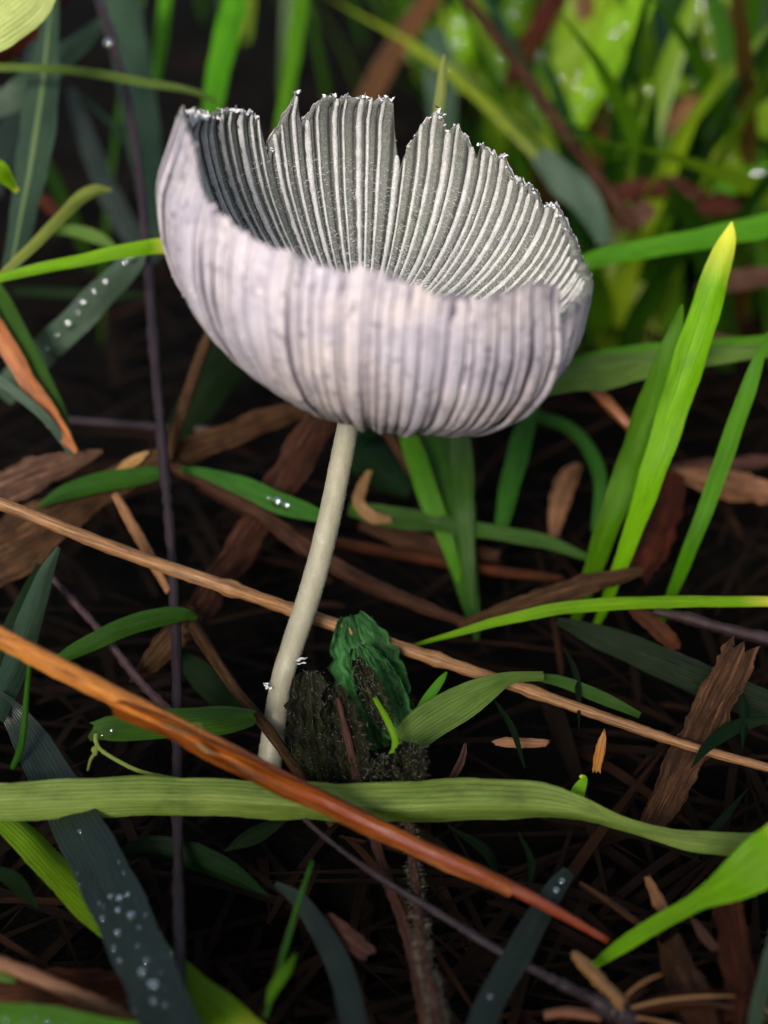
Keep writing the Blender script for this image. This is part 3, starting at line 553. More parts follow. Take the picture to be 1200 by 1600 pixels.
gb('dark drooping blade in the shade behind the upright twig', 'green_wet', [(110, 140, 14), (130, 200, 26), (160, 280, 34), (195, 350, 36), (240, 410, 24)], [178, 176, 174, 172, 170])
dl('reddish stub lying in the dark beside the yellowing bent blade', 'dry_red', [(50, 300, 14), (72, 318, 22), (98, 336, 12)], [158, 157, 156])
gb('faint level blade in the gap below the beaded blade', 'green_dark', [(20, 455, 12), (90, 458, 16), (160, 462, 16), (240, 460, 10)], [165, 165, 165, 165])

# --- behind the cap and upper right
gb('pale tip of a young shoot poking above the torn rim', 'yellow_green', [(695, 85, 3), (692, 105, 11), (689, 140, 17), (684, 190, 18), (678, 260, 18)], [124, 124, 124, 124, 124], fold=.6)
gb('soft grey blade standing behind the young shoot tip', 'green_blue', [(680, 45, 30), (684, 90, 46), (690, 150, 46), (694, 240, 36)], [205, 204, 203, 201], fold=.2)
twig('slanting brown stick behind the cap in front of the broad grass tuft', 'dry_brown', [(722, -10, 14), (760, 40, 17), (810, 105, 18), (865, 185, 19), (920, 260, 20), (960, 312, 21), (995, 360, 20)], [178, 176, 174, 172, 170, 169, 168])
dl('dark red strip hanging behind the slanting brown stick', 'dry_red', [(890, -40, 30), (850, 30, 36), (815, 90, 28), (790, 140, 10)], [215, 213, 211, 209])
TUF = ['widest bright blade of the sunlit tuft beside the slanting brown stick', 'bright blade crossing the widest blade of the sunlit tuft', 'yellow-green blade between the widest tuft blade and the slanting stick', 'short broad yellow-green blade in the tuft above the small orange leaf', 'level green blade across the sunlit tuft above the small orange leaf', 'broad green blade leaning in beyond the small orange leaf', 'yellow-green blade leaning above the broad green one beyond the orange leaf', 'slim upright green blade between the tuft and the leaning blades', 'dim green blade just behind the upper part of the slanting stick', 'broad soft green blade far behind the young shoot tip', 'low level green blade above the arching blade by the red-brown leaf', 'dim green blade under the slanting stick just above the cap rim']
for tuft, (pts, dep, m) in zip(TUF, (([(960, -60, 70), (930, 20, 92), (900, 110, 80), (875, 190, 50), (862, 260, 30)], 205, 'green_bright'), ([(1030, -60, 40), (985, 20, 56), (940, 110, 52), (905, 180, 36), (878, 250, 22)], 198, 'green_bright'),
                    ([(905, -60, 50), (885, 10, 60), (868, 90, 54), (856, 170, 36)], 225, 'green_lime'), ([(1060, 150, 20), (1020, 190, 60), (970, 215, 56), (910, 240, 30)], 220, 'green_lime'),
                    ([(1120, 128, 18), (1060, 136, 26), (990, 150, 28), (930, 180, 20)], 212, 'green_bright'), ([(1240, 150, 40), (1180, 205, 52), (1130, 260, 44), (1085, 320, 28)], 190, 'green_bright'),
                    ([(1240, 60, 30), (1195, 130, 44), (1150, 200, 40), (1110, 260, 26)], 200, 'green_lime'), ([(1090, -60, 22), (1100, 10, 28), (1112, 80, 24), (1120, 140, 14)], 210, 'green_bright'),
                    ([(820, -60, 26), (800, 20, 34), (780, 100, 32), (765, 170, 20)], 240, 'green_mid'), ([(740, -60, 40), (735, 10, 46), (720, 80, 40), (715, 140, 24)], 260, 'green_bright'),
                    ([(1240, 255, 24), (1180, 275, 30), (1120, 300, 26), (1060, 318, 14)], 185, 'green_mid'), ([(850, 60, 14), (838, 120, 30), (840, 190, 34), (850, 250, 20)], 215, 'green_mid'))):
    gb(tuft, {'green_bright': 'green_tuft', 'green_lime': 'green_lime', 'green_mid': 'green_bright'}[m], pts, dep, group='broad blades of the sunlit tuft', fold=.35)
dl('small orange dead leaf caught in the sunlit tuft', 'dry_tan', [(1030, 222, 26), (1050, 196, 42), (1075, 168, 36), (1092, 152, 14)], [195, 195, 196, 197])
dl('pale pink dead leaf below the small orange leaf, at the foot of the slanting stick', 'dry_pink', [(960, 355, 14), (990, 338, 36), (1020, 322, 26)], [172, 172, 172])
dl('brown dead leaf lying along the foot of the sunlit tuft', 'dry_red', [(920, 330, 20), (980, 300, 30), (1050, 290, 28), (1110, 310, 10)], [182, 181, 180, 179])
dl('red-brown curled leaf beneath the right edge of the sunlit tuft', 'dry_red', [(1090, 330, 20), (1125, 318, 34), (1160, 330, 16)], [180, 180, 180])
gb('grey-green leaf lying in shade just past the cap rim', 'green_blue', [(840, 240, 30), (880, 280, 50), (920, 320, 44), (945, 380, 20)], [172, 171, 170, 169])

# --- right
gb('wide arching green blade reaching away from the right side of the cap', 'green_bright', [(890, 420, 24), (940, 402, 28), (1010, 388, 30), (1090, 374, 33), (1160, 360, 36), (1250, 340, 40)], [140, 140, 140, 140, 140, 140], fold=.4)
lime_tall = gb('tall yellow-tipped bright green blade standing right of the cap', 'green_lime', [(928, 985, 10), (945, 945, 16), (962, 900, 22), (985, 840, 28), (1012, 760, 38), (1044, 665, 46), (1078, 560, 50), (1108, 470, 46), (1128, 405, 38), (1140, 368, 22), (1144, 346, 3)], [129, 127, 124, 122, 120, 119, 118, 117, 116.5, 116, 116], fold=.5, roll=[10, 0, -12])
gb('shorter green blade with a split tip beside the tall yellow-tipped one', 'green_bright', [(895, 980, 12), (910, 940, 22), (928, 885, 30), (950, 820, 38), (985, 730, 46), (1012, 650, 46), (1036, 575, 36), (1056, 515, 22), (1066, 476, 4)], [131, 129, 126, 124, 123, 122, 121, 120.5, 120], fold=.5)
gb('thin dark green blade leaning at the far side of the tall yellow-tipped one', 'green_bright', [(1025, 990, 8), (1045, 940, 16), (1075, 865, 22), (1110, 775, 26), (1140, 690, 27), (1168, 610, 25), (1188, 555, 16), (1200, 520, 5)], [129, 126, 123, 122, 121, 120, 119.5, 119], fold=.5)
gb('pale green level blade touching the cap edge, crossed by the tall blades', 'green_pale', [(840, 612, 20), (890, 590, 46), (950, 578, 58), (1010, 566, 46), (1090, 556, 34), (1170, 548, 26), (1240, 540, 22)], [126, 126, 127, 128, 129, 130, 131], fold=.3, roll=20)
gb('mid green level blade just behind the pale level blade', 'green_bright', [(880, 570, 16), (960, 556, 26), (1060, 548, 30), (1160, 540, 28), (1240, 532, 24)], [136, 136, 136, 136, 136], fold=.4)
straw('short orange straw piece poking out below the pale level blade', 'straw_orange', [(915, 592, 14), (940, 620, 20), (985, 668, 16)], [134, 133, 132], flat=.5)
dl('beige curled dead leaf lying behind the thin dark blade', 'dry_tan', [(1050, 735, 10), (1090, 746, 34), (1140, 758, 44), (1190, 768, 40), (1250, 775, 24)], [142, 141, 140, 140, 140], fold=.6)
dl('rusty red folded leaf standing between the two tall green blades', 'dry_red', [(1056, 738, 30), (1040, 790, 56), (1018, 850, 56), (1000, 900, 30)], [134, 132, 130, 128], fold=.5)
dl('long brown leaf in the shade above the beige curled leaf', 'dry_pink', [(1020, 732, 10), (1100, 728, 20), (1180, 722, 20), (1240, 718, 12)], [150, 150, 150, 150])
dl('pink-brown dead leaf behind the tip of the tall yellow-tipped blade', 'dry_pink', [(1090, 452, 14), (1140, 440, 32), (1190, 432, 30), (1240, 436, 20)], [172, 172, 172, 172])
dl('brown dead leaf between the tall blade and the shorter split one', 'dry_pink', [(1060, 512, 12), (1100, 528, 26), (1160, 540, 20)], [158, 158, 158])
UND = ['widest upright green blade in the clump right under the cap', 'narrow bright blade beside the widest one in the clump under the cap', 'separate upright blade under the cap beside the hooked dark blade', 'slim mid-green blade standing before the widest one under the cap', 'dim bent blade deep behind the top of the mushroom stem']
for under, (pts, dep, m) in zip(UND, (([(660, 640, 50), (690, 720, 68), (710, 800, 66), (722, 880, 44), (738, 955, 24), (745, 1000, 8)], [139, 137, 135, 133, 130, 128], 'green_mid'), ([(628, 650, 22), (648, 710, 32), (672, 780, 34), (700, 850, 22), (722, 920, 8)], [135, 134, 133, 133, 132], 'green_bright'),
                    ([(832, 630, 26), (812, 700, 34), (794, 770, 30), (780, 840, 18)], [140, 138, 136, 134], 'green_mid'), ([(715, 640, 26), (722, 720, 34), (726, 800, 30), (732, 880, 20), (740, 960, 8)], [132, 132, 131, 131, 130], 'green_mid'),
                    ([(600, 660, 16), (560, 690, 60), (590, 730, 60), (640, 770, 20)], [160, 158, 156, 154], 'green_dark'))):
    gb(under, m, pts, dep, group='upright blades of the clump under the cap', fold=.4)
gb('dark green blade arching over like a hook below the cap', 'green_mid', [(790, 655, 14), (840, 652, 18), (890, 670, 20), (925, 710, 22), (938, 760, 20), (930, 830, 12)], [142, 142, 141, 140, 139, 138], fold=.4)
gb('level green blade running from behind the stem to the clump', 'green_mid', [(545, 795, 20), (600, 806, 34), (670, 815, 30), (750, 828, 24), (850, 846, 22), (920, 872, 10)], [133, 133, 133, 132, 131, 130])
dl('curled tan leaf standing by the hooked dark blade', 'dry_tan', [(905, 725, 12), (890, 745, 32), (872, 790, 30), (866, 840, 14)], [146, 145, 144, 143])
dl('small tan curl of dead leaf beside the mushroom stem', 'dry_tan', [(578, 735, 8), (566, 760, 16), (560, 785, 18), (580, 806, 20), (612, 812, 10)], [134, 133, 132, 132, 132])
dl('brown leaf lying under the level green blade', 'dry_brown', [(560, 820, 14), (620, 838, 30), (700, 858, 30), (780, 870, 18)], [139, 138, 137, 136])
straw('brown stalk leaning down from the cap to the clump', 'dry_brown', [(590, 650, 14), (615, 690, 18), (650, 745, 18), (690, 800, 12)], [142, 141, 140, 139])
dl('grey-brown stick-like leaf lying above the long light green blade', 'dry_brown', [(715, 978, 8), (790, 952, 24), (860, 932, 32), (930, 910, 32), (1004, 892, 14)], [122, 122, 122, 122, 122], fold=.6)
gb('long light green blade sweeping out to the right at stem height', 'green_lime', [(640, 1010, 4), (710, 990, 10), (790, 968, 16), (880, 950, 20), (970, 943, 20), (1080, 940, 18), (1240, 940, 15)], [117, 117, 116.5, 116, 116, 116, 116], fold=.45, n=70)
twig('purple twig running out below the long light green blade', 'twig_purple', [(1020, 955, 12), (1070, 965, 18), (1130, 982, 20), (1240, 1008, 20)], [118, 117.5, 117, 116.5])
gb('wide dark green blade drooping below the purple twig', 'green_dark', [(870, 970, 12), (930, 992, 36), (1000, 1020, 46), (1080, 1056, 52), (1150, 1086, 52), (1240, 1122, 50)], [120, 119, 118, 117, 116, 115], fold=.3)
dl('short rusty broken strip above the wide dark green blade', 'dry_red', [(985, 948, 18), (1015, 972, 26), (1045, 1000, 26), (1060, 1012, 14)], [121, 120.5, 120, 119.5])
torn = dl('flat brown wood strip with a torn notched top', 'dry_brown', [(1158, 1012, 52), (1140, 1050, 58), (1110, 1110, 58), (1080, 1172, 56), (1045, 1240, 52), (1015, 1300, 40)], [110, 110, 109, 108, 107, 105], torn=(.9, .3), fold=.2)
pale_leaf = gb('short wide pale green blade folded over the tan straw beside the crinkled herb', 'green_pale', [(630, 1158, 48), (665, 1132, 58), (720, 1098, 56), (765, 1074, 38), (800, 1059, 20), (850, 1056, 14)], [106, 106.5, 107, 107.5, 108.5, 110], fold=.2, torn=(.2, 0))
gb('dull thin blade trailing off from the folded pale blade', 'green_mid', [(830, 1056, 10), (880, 1066, 18), (940, 1090, 20), (1000, 1118, 10)], [112, 112, 111.5, 111])
gb('small upright green shoot above the folded pale blade', 'green_bright', [(648, 1120, 10), (668, 1092, 16), (688, 1064, 12), (698, 1050, 3)], [111, 111, 111, 111])
dl('small orange chip lying in the shade under the tan straw', 'straw_tan', [(772, 1160, 8), (800, 1160, 16), (856, 1162, 10)], [-2, -2, -2])
dl('upright orange splinter in the shade beside the notched wood strip', 'straw_orange', [(944, 1142, 4), (938, 1170, 16), (932, 1205, 14)], [108, 107.5, 106.5])
dl('thin brown splinter standing beside the herb bud', 'dry_pink', [(728, 1160, 4), (720, 1190, 12), (700, 1230, 10)], [107, 106, 104])
gb('bright forked green sprout tip behind the level blade', 'green_lime', [(905, 1260, 12), (903, 1240, 22), (912, 1218, 12), (906, 1212, 4)], [102, 102, 102, 102])
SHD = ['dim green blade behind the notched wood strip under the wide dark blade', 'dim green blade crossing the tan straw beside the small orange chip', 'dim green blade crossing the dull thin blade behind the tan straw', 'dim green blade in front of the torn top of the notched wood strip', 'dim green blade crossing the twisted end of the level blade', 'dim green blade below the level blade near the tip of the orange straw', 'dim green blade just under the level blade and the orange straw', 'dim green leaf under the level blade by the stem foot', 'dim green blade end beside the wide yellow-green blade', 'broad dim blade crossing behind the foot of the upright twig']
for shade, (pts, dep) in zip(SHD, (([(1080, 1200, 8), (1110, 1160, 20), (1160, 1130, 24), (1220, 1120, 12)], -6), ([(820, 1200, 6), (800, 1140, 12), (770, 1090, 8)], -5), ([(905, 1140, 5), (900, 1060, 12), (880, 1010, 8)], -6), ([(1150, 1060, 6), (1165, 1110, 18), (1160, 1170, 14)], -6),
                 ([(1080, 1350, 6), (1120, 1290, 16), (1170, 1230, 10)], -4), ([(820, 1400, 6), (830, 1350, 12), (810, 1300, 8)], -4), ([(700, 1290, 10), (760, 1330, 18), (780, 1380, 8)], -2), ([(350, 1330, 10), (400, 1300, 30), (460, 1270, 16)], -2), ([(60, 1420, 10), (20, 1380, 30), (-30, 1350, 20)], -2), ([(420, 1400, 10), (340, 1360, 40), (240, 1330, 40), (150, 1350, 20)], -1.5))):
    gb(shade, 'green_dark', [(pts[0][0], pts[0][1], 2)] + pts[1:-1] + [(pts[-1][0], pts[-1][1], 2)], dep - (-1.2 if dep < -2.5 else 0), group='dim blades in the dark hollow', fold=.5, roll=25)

# --- bottom right
big_leaf = gb('glowing lime green leaf with a pinched dark green base at the edge', 'green_lime', [(925, 1510, 12), (970, 1478, 24), (1020, 1446, 26), (1070, 1420, 26), (1100, 1402, 34), (1150, 1374, 62), (1200, 1342, 84), (1260, 1300, 90)], [93, 92, 91, 90, 89.5, 88.5, 88, 87], fold=.25, roll=[20, 10, 0, 0], n=70)
dl('golden-tipped short stalk pointing at the pine shoot', 'straw_tan', [(895, 1490, 14), (915, 1510, 22), (945, 1540, 22), (975, 1570, 18)], [-3, -3, -3, -3], fold=1)
dl('orange-brown strip showing above the lime leaf base', 'straw_tan', [(1010, 1370, 10), (1025, 1400, 18), (1046, 1440, 16)], [-3, -3, -3])
dl('white-edged grey blade scrap under the lime leaf', 'dry_pink', [(1083, 1435, 8), (1098, 1460, 15), (1118, 1484, 12)], [-4, -4, -4])
dl('wide dark red leaf standing under the lime leaf', 'dry_red', [(1135, 1400, 40), (1145, 1470, 50), (1155, 1540, 44), (1150, 1600, 30)], [-2.5, -2.5, -2.5, -2.5])
dl('scuffed brown wood chip under the pine shoot needles', 'dry_brown', [(1045, 1465, 40), (1060, 1510, 54), (1085, 1570, 56), (1110, 1640, 50)], [-1.5, -1.5, -1.5, -1.5], torn=(.6, .3))
straw('thin brown stick lying level beneath the lime leaf stalk', 'dry_brown', [(905, 1380, 8), (950, 1408, 11), (1000, 1445, 11), (1030, 1462, 8)], [-2, -2, -2, -2])
gb('pale green blade edge rising at the corner beside the pine needles', 'green_blue', [(1172, 1640, 20), (1186, 1570, 24), (1204, 1490, 20), (1215, 1430, 10)], [84, 84, 84, 85])
straw('short pale stalk lying under the pine shoot bud', 'straw_tan', [(850, 1586, 14), (890, 1582, 18), (940, 1590, 14)], [-1, -1, -1])
bead_teal = gb('dull teal blade with a few water beads leaning in the hollow', 'green_wet', [(890, 1360, 20), (860, 1400, 34), (815, 1480, 42), (770, 1560, 44), (735, 1640, 44)], [-3, -3, -2.5, -2, -2])
# --- bottom middle
gb('thread-like green shoot with a small side leaf in the dark', 'green_mid', [(488, 1345, 5), (470, 1400, 9), (452, 1460, 9), (432, 1530, 8), (415, 1590, 7)], [-8, -7, -6, -5, -4], tub=True)
gb('small side leaf of the thread-like green shoot', 'green_bright', [(462, 1490, 4), (448, 1515, 16), (428, 1545, 16), (418, 1570, 4)], [-6, -6, -5.5, -5])
gb('dim curved blade in the dark below the level blade', 'green_wet', [(430, 1380, 8), (470, 1410, 26), (510, 1470, 36), (540, 1540, 42), (560, 1640, 42)], [-3, -3, -2.5, -2, -2])
dl('pale tan leaf scrap lying beside the dim curved blade', 'dry_pink', [(508, 1432, 20), (540, 1460, 30), (576, 1494, 26)], [-2, -2, -2])
twig('thin rust-red stalk bending down beside the hairy herb stem', 'dry_pink', [(528, 1090, 8), (545, 1160, 12), (562, 1230, 16), (585, 1310, 18), (605, 1375, 18), (630, 1440, 20), (650, 1510, 22), (665, 1600, 20)], [104, 103.5, 103, 101, 98, 95, 92, 88])

# --- pine shoot
pine = empty('pine_shoot', 'dead pine shoot with a black twig and a spray of brown needles at its end', 'pine shoot'); pb = P(968, 1580, 88); pine.location = pb * MM; WL[pine.name] = pb
blade('stem', None, None, 'twig_dark', [(455, 1262, 7), (520, 1318, 9), (600, 1376, 11), (680, 1424, 13), (750, 1468, 14), (820, 1508, 15), (890, 1544, 18), (940, 1566, 22), (968, 1580, 24)], [100, 98, 96, 94.5, 93, 91.5, 90, 88.5, 88], tub=True, parent=pine, n=90, rough=.1, knots=[.3, .5, .72, .85])
blade('bud', None, None, 'twig_dark', [(915, 1556, 10), (940, 1568, 30), (965, 1582, 40), (985, 1592, 30), (1000, 1598, 10)], 88, tub=True, parent=pine, n=30, rough=.18)
NEED = [[(968, 1572), (985, 1550), (1010, 1532), (1034, 1522)], [(970, 1574), (990, 1558), (1012, 1546)], [(972, 1578), (1020, 1560), (1080, 1550), (1140, 1552), (1196, 1570)], [(974, 1578), (1030, 1564), (1080, 1558), (1140, 1556)],
        [(974, 1582), (1040, 1568), (1110, 1568), (1170, 1582), (1230, 1604)], [(976, 1584), (1040, 1574), (1090, 1572), (1128, 1574)], [(970, 1588), (1010, 1592), (1060, 1604), (1110, 1620)], [(968, 1590), (990, 1602), (1020, 1625)], [(976, 1586), (1060, 1576), (1130, 1574), (1190, 1590), (1225, 1612)], [(1140, 1555), (1175, 1562), (1200, 1580), (1215, 1600)], [(960, 1590), (975, 1610), (990, 1640)]]
for i, q in enumerate(NEED):
    blade('needle', None, None, ['straw_tan', 'dry_pink', 'dry_red'][i % 3], [(x, y, 6 if j < len(q) - 1 else 2.5) for j, (x, y) in enumerate(q)], [88 - .5 * j + .3 * (i % 3) for j in range(len(q))], tub=True, parent=pine, rough=.04)

# --- hairy herb beside the stem foot
herb = empty('herb_plant', 'small hairy herb with a crinkled green leaf and dark withered leaves beside the stem foot', 'herb'); hb = P(650, 1290, 103); herb.location = hb * MM; WL[herb.name] = hb
hroots, hdirs = [], []
def add_hair(V, nrm_, m, seed):
    r = np.random.default_rng(seed); i = r.integers(0, len(V), m); hroots.extend(V[i] + r.normal(0, .12, (m, 3))); hdirs.extend(nrm(nrm_[i] + .5 * r.normal(0, 1, (m, 3))))
def lobed_leaf(name, base_px, tip_px, half, dep, mat, seed, bull=.5, curl=0.0, nl=6, lob=.09, parent=None):
    r = np.random.default_rng(seed); a = P(*base_px, dep[0]); t = P(*tip_px, dep[1]); L = np.linalg.norm(t - a); d = (t - a) / L
    vd = nrm((a + t) / 2 - CLOC); W = nrm(np.cross(d, vd)); N = np.cross(W, d); hw = half * KP * dep[0]; nu, nv = 33, 45; V, U = [], []
    for i in range(nv):
        f = i / (nv - 1); rag = .10 * math.sin(f * 31 + seed) + .08 * math.sin(f * 57 + seed * 2)
        prof = (math.sin(math.pi * min(f * .86 + .1, 1)) ** .55) * (1 + lob * abs(math.sin(f * nl * math.pi)) - lob + (rag if mat == 'herb_dark' else .25 * rag))
        for j in range(nu):
            u = j / (nu - 1) * 2 - 1; x = u * prof * hw; lump = math.sin(f * 17 + u * 5 + seed) * math.sin(u * 9 - f * 8 + seed * 3) + .6 * math.sin(f * 37 - u * 13) * math.sin(u * 19 + seed)
            veins = abs(math.sin((f * 9 - abs(u) * 2.2 + .3 * math.sin(u * 7 + seed)) * math.pi)) ** .6 * abs(math.sin((abs(u) * 3.1 + .25 * math.sin(f * 23 + seed)) * math.pi)) ** .6
            z = bull * ((.15 if mat == 'herb_dark' else .22) * veins + .5 * lump + .06 * r.normal()) - curl * u * u * hw + .25 * math.sin(f * 6 + seed) * hw * .3 - .35 * math.exp(-(u / .07) ** 2)
            V.append(a + d * (f * L) + W * x - N * z * (-1)); U.append(((u + 1) / 2, f * L))
    V = np.array(V); o = meshobj(name, V, grid_faces(nv, nu), mat, herb, np.array(U), {'along': np.zeros(len(V))})
    add_hair(V, np.tile(-vd, (len(V), 1)), 260, seed); return o
lobed_leaf('leaf', (610, 1165), (548, 962), 60, (110, 113), 'herb_green', 1, .8, .25, 7, .10)
lobed_leaf('leaf', (628, 1150), (560, 1010), 38, (108, 110), 'herb_green', 2, .7, .3, 5, .10)
lobed_leaf('withered_leaf', (608, 1140), (556, 1030), 20, (104, 105), 'herb_dark', 3, .4, 1.1)
lobed_leaf('withered_leaf', (560, 1225), (520, 1075), 34, (103, 105), 'herb_dark', 4, .5, .8)
lobed_leaf('withered_leaf', (500, 1235), (480, 1050), 44, (106, 108.5), 'herb_dark', 5, .6, .3)
lobed_leaf('bud', (628, 1240), (645, 1160), 34, (102, 102.5), 'herb_dark', 6, .4, 1.3)
lobed_leaf('bud', (600, 1240), (600, 1180), 26, (102, 102.5), 'herb_dark', 7, .4, 1.2)
blade('leaf_stalk', None, None, 'green_lime', [(585, 1090, 8), (605, 1125, 11), (618, 1160, 12), (612, 1190, 14), (628, 1230, 16)], [104, 103.5, 103, 102.5, 102.5], tub=True, parent=herb)
hs = blade('stem', None, None, 'dry_pink', [(630, 1215, 18), (640, 1290, 18), (648, 1370, 18), (656, 1440, 19), (664, 1500, 20), (678, 1560, 22), (690, 1640, 24)], [103.5, 102.5, 98, 94, 91, 88, 85], tub=True, parent=herb, n=60)
pp, ww = o_paths[hs.name]; T_, W_, N_ = frames(pp); i_ = rng.integers(0, len(pp) - 1, 700); q_ = rng.uniform(0, 6.28, 700); nd = W_[i_] * np.cos(q_)[:, None] + N_[i_] * np.sin(q_)[:, None]
hroots.extend(pp[i_] + nd * (ww[i_] / 2)[:, None] + T_[i_] * rng.uniform(0, .5, (700, 1))); hdirs.extend(nrm(nd + .3 * rng.normal(0, 1, (700, 3))))
hairs('leaf_hairs', np.array(hroots), np.array(hdirs), .42, .009, 'hair_green', herb, 21, .2)

# ------------------------------------------------------------------ water beads
def drop_mesh():
    V, F = [], []; nr, nc = 8, 14
    for i in range(nr):
        a = i / (nr - 1) * math.pi * .62
        for j in range(nc):
            t = 2 * math.pi * j / nc; V.append((math.sin(a) * math.cos(t), math.sin(a) * math.sin(t), math.cos(a) * .8))
    F = grid_faces(nr, nc, True); F.append(tuple(range((nr - 1) * nc, nr * nc))[::-1])
    me = bpy.data.meshes.new('water_bead'); me.from_pydata(V, [], F); me.materials.append(MATS['water']); me.polygons.foreach_set("use_smooth", [True] * len(F)); return me
DM = drop_mesh()
from mathutils import Vector
def beads(o, spots, label):
    pp, ww = o_paths[o.name]; px = np.array([[600 + ((p - CLOC) @ CR) / depth(p) / KP, 800 - ((p - CLOC) @ CU) / depth(p) / KP] for p in pp])
    for x, y, r in spots:
        k = int(((px - (x, y)) ** 2).sum(1).argmin()); d = depth(pp[k]); p0 = P(x, y, d); vd = nrm(p0 - CLOC)
        hit, loc, nn, _ = o.ray_cast(Vector((CLOC * MM).tolist()) - o.location, Vector(vd.tolist()))
        if not hit: continue
        nv = -vd if nn.dot(Vector(vd.tolist())) > 0 and False else np.array(nn) * (-1 if nn.dot(Vector(vd.tolist())) > 0 else 1)
        b_ = bpy.data.objects.new('water_bead', DM); col.objects.link(b_); R_ = r * KP * d * MM
        b_.location = loc + o.location + Vector(nv.tolist()) * R_ * .15; b_.scale = (R_, R_, R_ * .75)
        b_.rotation_mode = 'QUATERNION'; b_.rotation_quaternion = Vector(nv.tolist()).to_track_quat('Z', 'Y'); tag(b_, label, 'water bead', label.replace('clear water bead', 'beads').replace('bead on', 'beads on'))
bpy.context.view_layer.update()
r9 = np.random.default_rng(9)
beads(wet_blade, [(173, 1402, 5), (187, 1404, 6), (184, 1423, 5), (205, 1431, 7), (184, 1458, 6), (160, 1436, 5), (222, 1520, 8), (240, 1540, 9), (229, 1502, 5), (217, 1450, 3), (240, 1565, 5), (215, 1478, 3), (178, 1482, 4), (187, 1502, 4), (258, 1572, 4), (200, 1398, 4), (155, 1412, 3), (125, 1300, 4), (100, 1270, 3)] + [(float(x), float(y), float(r)) for x, y, r in zip(r9.uniform(120, 270, 26), r9.uniform(1330, 1600, 26), r9.uniform(1.2, 3, 26))], 'clear water bead on the dark wet blade under the level blade')
beads(bead_left, [(108, 507, 8), (131, 473, 7), (148, 456, 7), (165, 440, 6), (205, 402, 9), (196, 412, 6), (122, 490, 5), (90, 525, 5), (75, 545, 4)], 'clear water bead on the blue-green blade by the cap edge')
beads(drop_blade, [(434, 785, 9), (448, 791, 7), (420, 779, 4)], 'clear water bead on the glossy blade near the stem')
beads(corner_blade, [(10, 1594, 5), (38, 1597, 4), (75, 1598, 5), (100, 1602, 4), (55, 1592, 3)], 'clear water bead on the bright corner blade')
beads(bead_teal, [(878, 1378, 6), (869, 1392, 6), (765, 1558, 5)], 'clear water bead on the dull teal blade')
beads(near_blade, [(640, 1262, 2), (318, 1240, 1.5)], 'clear water bead on the level green blade')
tw = [o for o in o_paths if o.startswith('twig')][0]
beads(bpy.data.objects[tw], [(170, 69, 9)], 'clear water bead hanging on the upright twig')
beads(torn_leaf, [(175, 1142, 4), (160, 1150, 3)], 'clear water bead on the square-cut leaf end')
for o in [o for o in col.objects if o.get('group') == 'broad blades of the sunlit tuft']:
    pp, ww = o_paths[o.name]; sp = []
    for k in r9.integers(2, len(pp) - 2, 7):
        p = pp[k]; d = depth(p); sp.append((600 + ((p - CLOC) @ CR) / d / KP + r9.uniform(-.3, .3) * ww[k] / KP / d, 800 - ((p - CLOC) @ CU) / d / KP, r9.uniform(4, 8)))
    beads(o, sp, 'bead on the ' + o['label'])

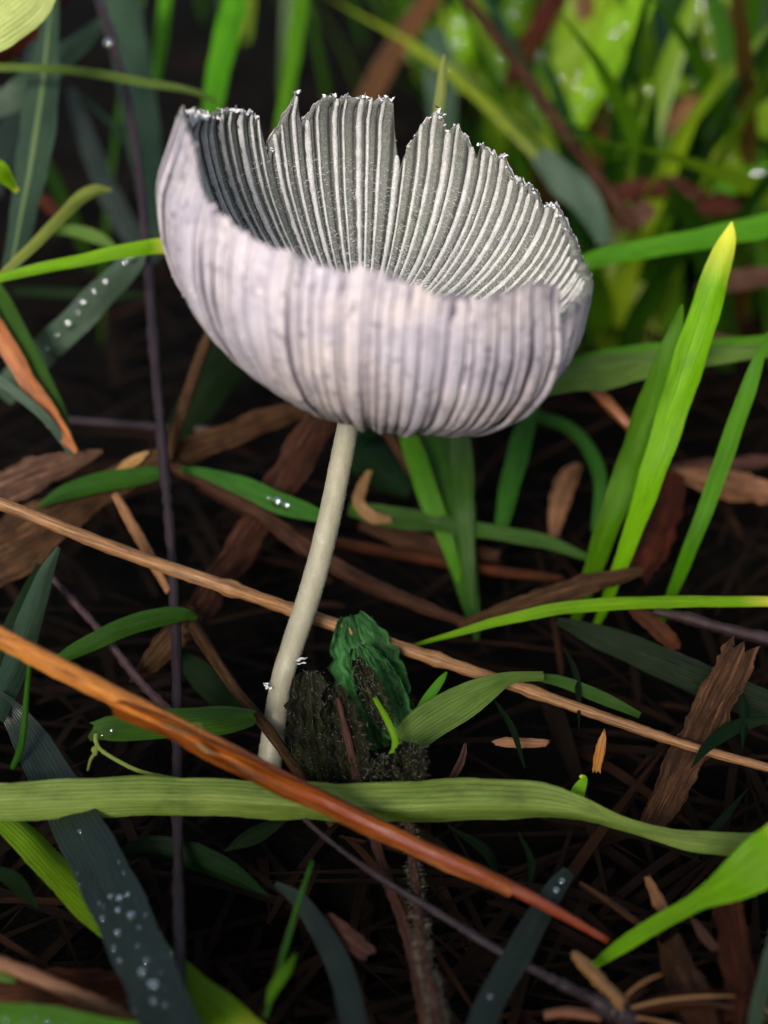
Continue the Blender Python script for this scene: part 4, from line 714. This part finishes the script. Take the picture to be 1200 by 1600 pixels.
# ------------------------------------------------------------------ turf and litter that nobody could count
def turf(name, label, cat, N, where, hgt, wid, mat, seed, flatness=0.0):
    r = np.random.default_rng(seed); V, F, U, A = [], [], [], []; got = 0; ns = 7
    while got < N:
        x, y = where(r)
        if x is None: continue
        got += 1; h = hgt * r.uniform(.45, 1.25); wd = wid * r.uniform(.5, 1.4); az = r.uniform(0, 6.283); ln = r.uniform(.15, .95) if not flatness else r.uniform(2, 6)
        t = np.linspace(0, 1, ns); dx, dy = math.cos(az), math.sin(az); hor = h * ln * (t * .35 + t ** 2 * .75) / math.sqrt(1 + ln * ln); ver = h * (t - .35 * ln * min(1, 1.4 / ln) * t ** 2) / math.sqrt(1 + ln * ln)
        if flatness: ver = r.uniform(0, flatness) + h * .06 * np.sin(t * 3.1)
        c = np.stack([x + dx * hor, y + dy * hor, -9.5 + ver + 0 * t], 1); fa = az + 1.57 + r.normal(0, .5); sx, sy = math.cos(fa), math.sin(fa)
        ww = wd * np.clip(np.minimum(t * 6 + .5, (1 - t) * 2.6 + .02), 0, 1); o = len(V); rv = r.random()
        for i in range(ns):
            for q in (-1, 0, 1): V.append(c[i] + np.array([sx, sy, 0]) * q * ww[i] / 2 + np.array([dx, dy, 0.3]) * (.25 * ww[i] * abs(q))); U.append(((q + 1) / 2, t[i] * h)); A.append(rv)
        for i in range(ns - 1):
            for j in (0, 1): F.append((o + i * 3 + j, o + i * 3 + j + 1, o + i * 3 + 4 + j, o + i * 3 + 3 + j))
    return tag(meshobj(name, np.array(V), F, mat, None, np.array(U), {'rnd': A}), label, cat, kind='stuff')
def far(r):
    y = 180 + 620 * r.random() ** 1.5; x = r.uniform(-.75, .75) * (y + 140)
    lit = x > 10 + (330 - y) * .12
    keep = (.95 if lit else (.4 if y > 480 else .06)) if y > 300 else (.8 if lit else .03)
    return (x, y) if r.random() < keep else (None, None)
turf('grass', 'dense green turf filling the background behind the mushroom', 'grass', 2400, far, 74, 4.2, 'turf', 31)
def sides(r):  # out-of-view turf, made denser and taller to darken the hollow
    y = r.uniform(-260, 190); x = r.uniform(-300, 300)
    if y > -30 and abs(x) < 95 + max(0, y) * .36: return None, None
    if y <= -30 and math.hypot(x, y) < 95: return None, None
    return x, y
turf('grass', 'unseen green turf beside and behind the viewpoint, thickened to shade the hollow', 'grass', 2600, sides, 78, 3.8, 'turf', 32)
def shade_tussock(r):  # unseen tall grass, added to block low sun from the hollow
    y = r.uniform(-210, -85); x = r.uniform(-230, 210)
    return x, y
turf('grass', 'tall unseen grass added behind the viewpoint to shade the hollow', 'grass', 1500, shade_tussock, 145, 5.5, 'turf', 34)
def near(r):
    y = 55 + 330 * r.random() ** 1.3; return r.uniform(-.55, .55) * (y + 20), y
turf('plant_litter', 'dark scraps of dead grass strewn over the soil', 'litter', 1700, near, 24, .85, 'litter', 33, flatness=6.5)
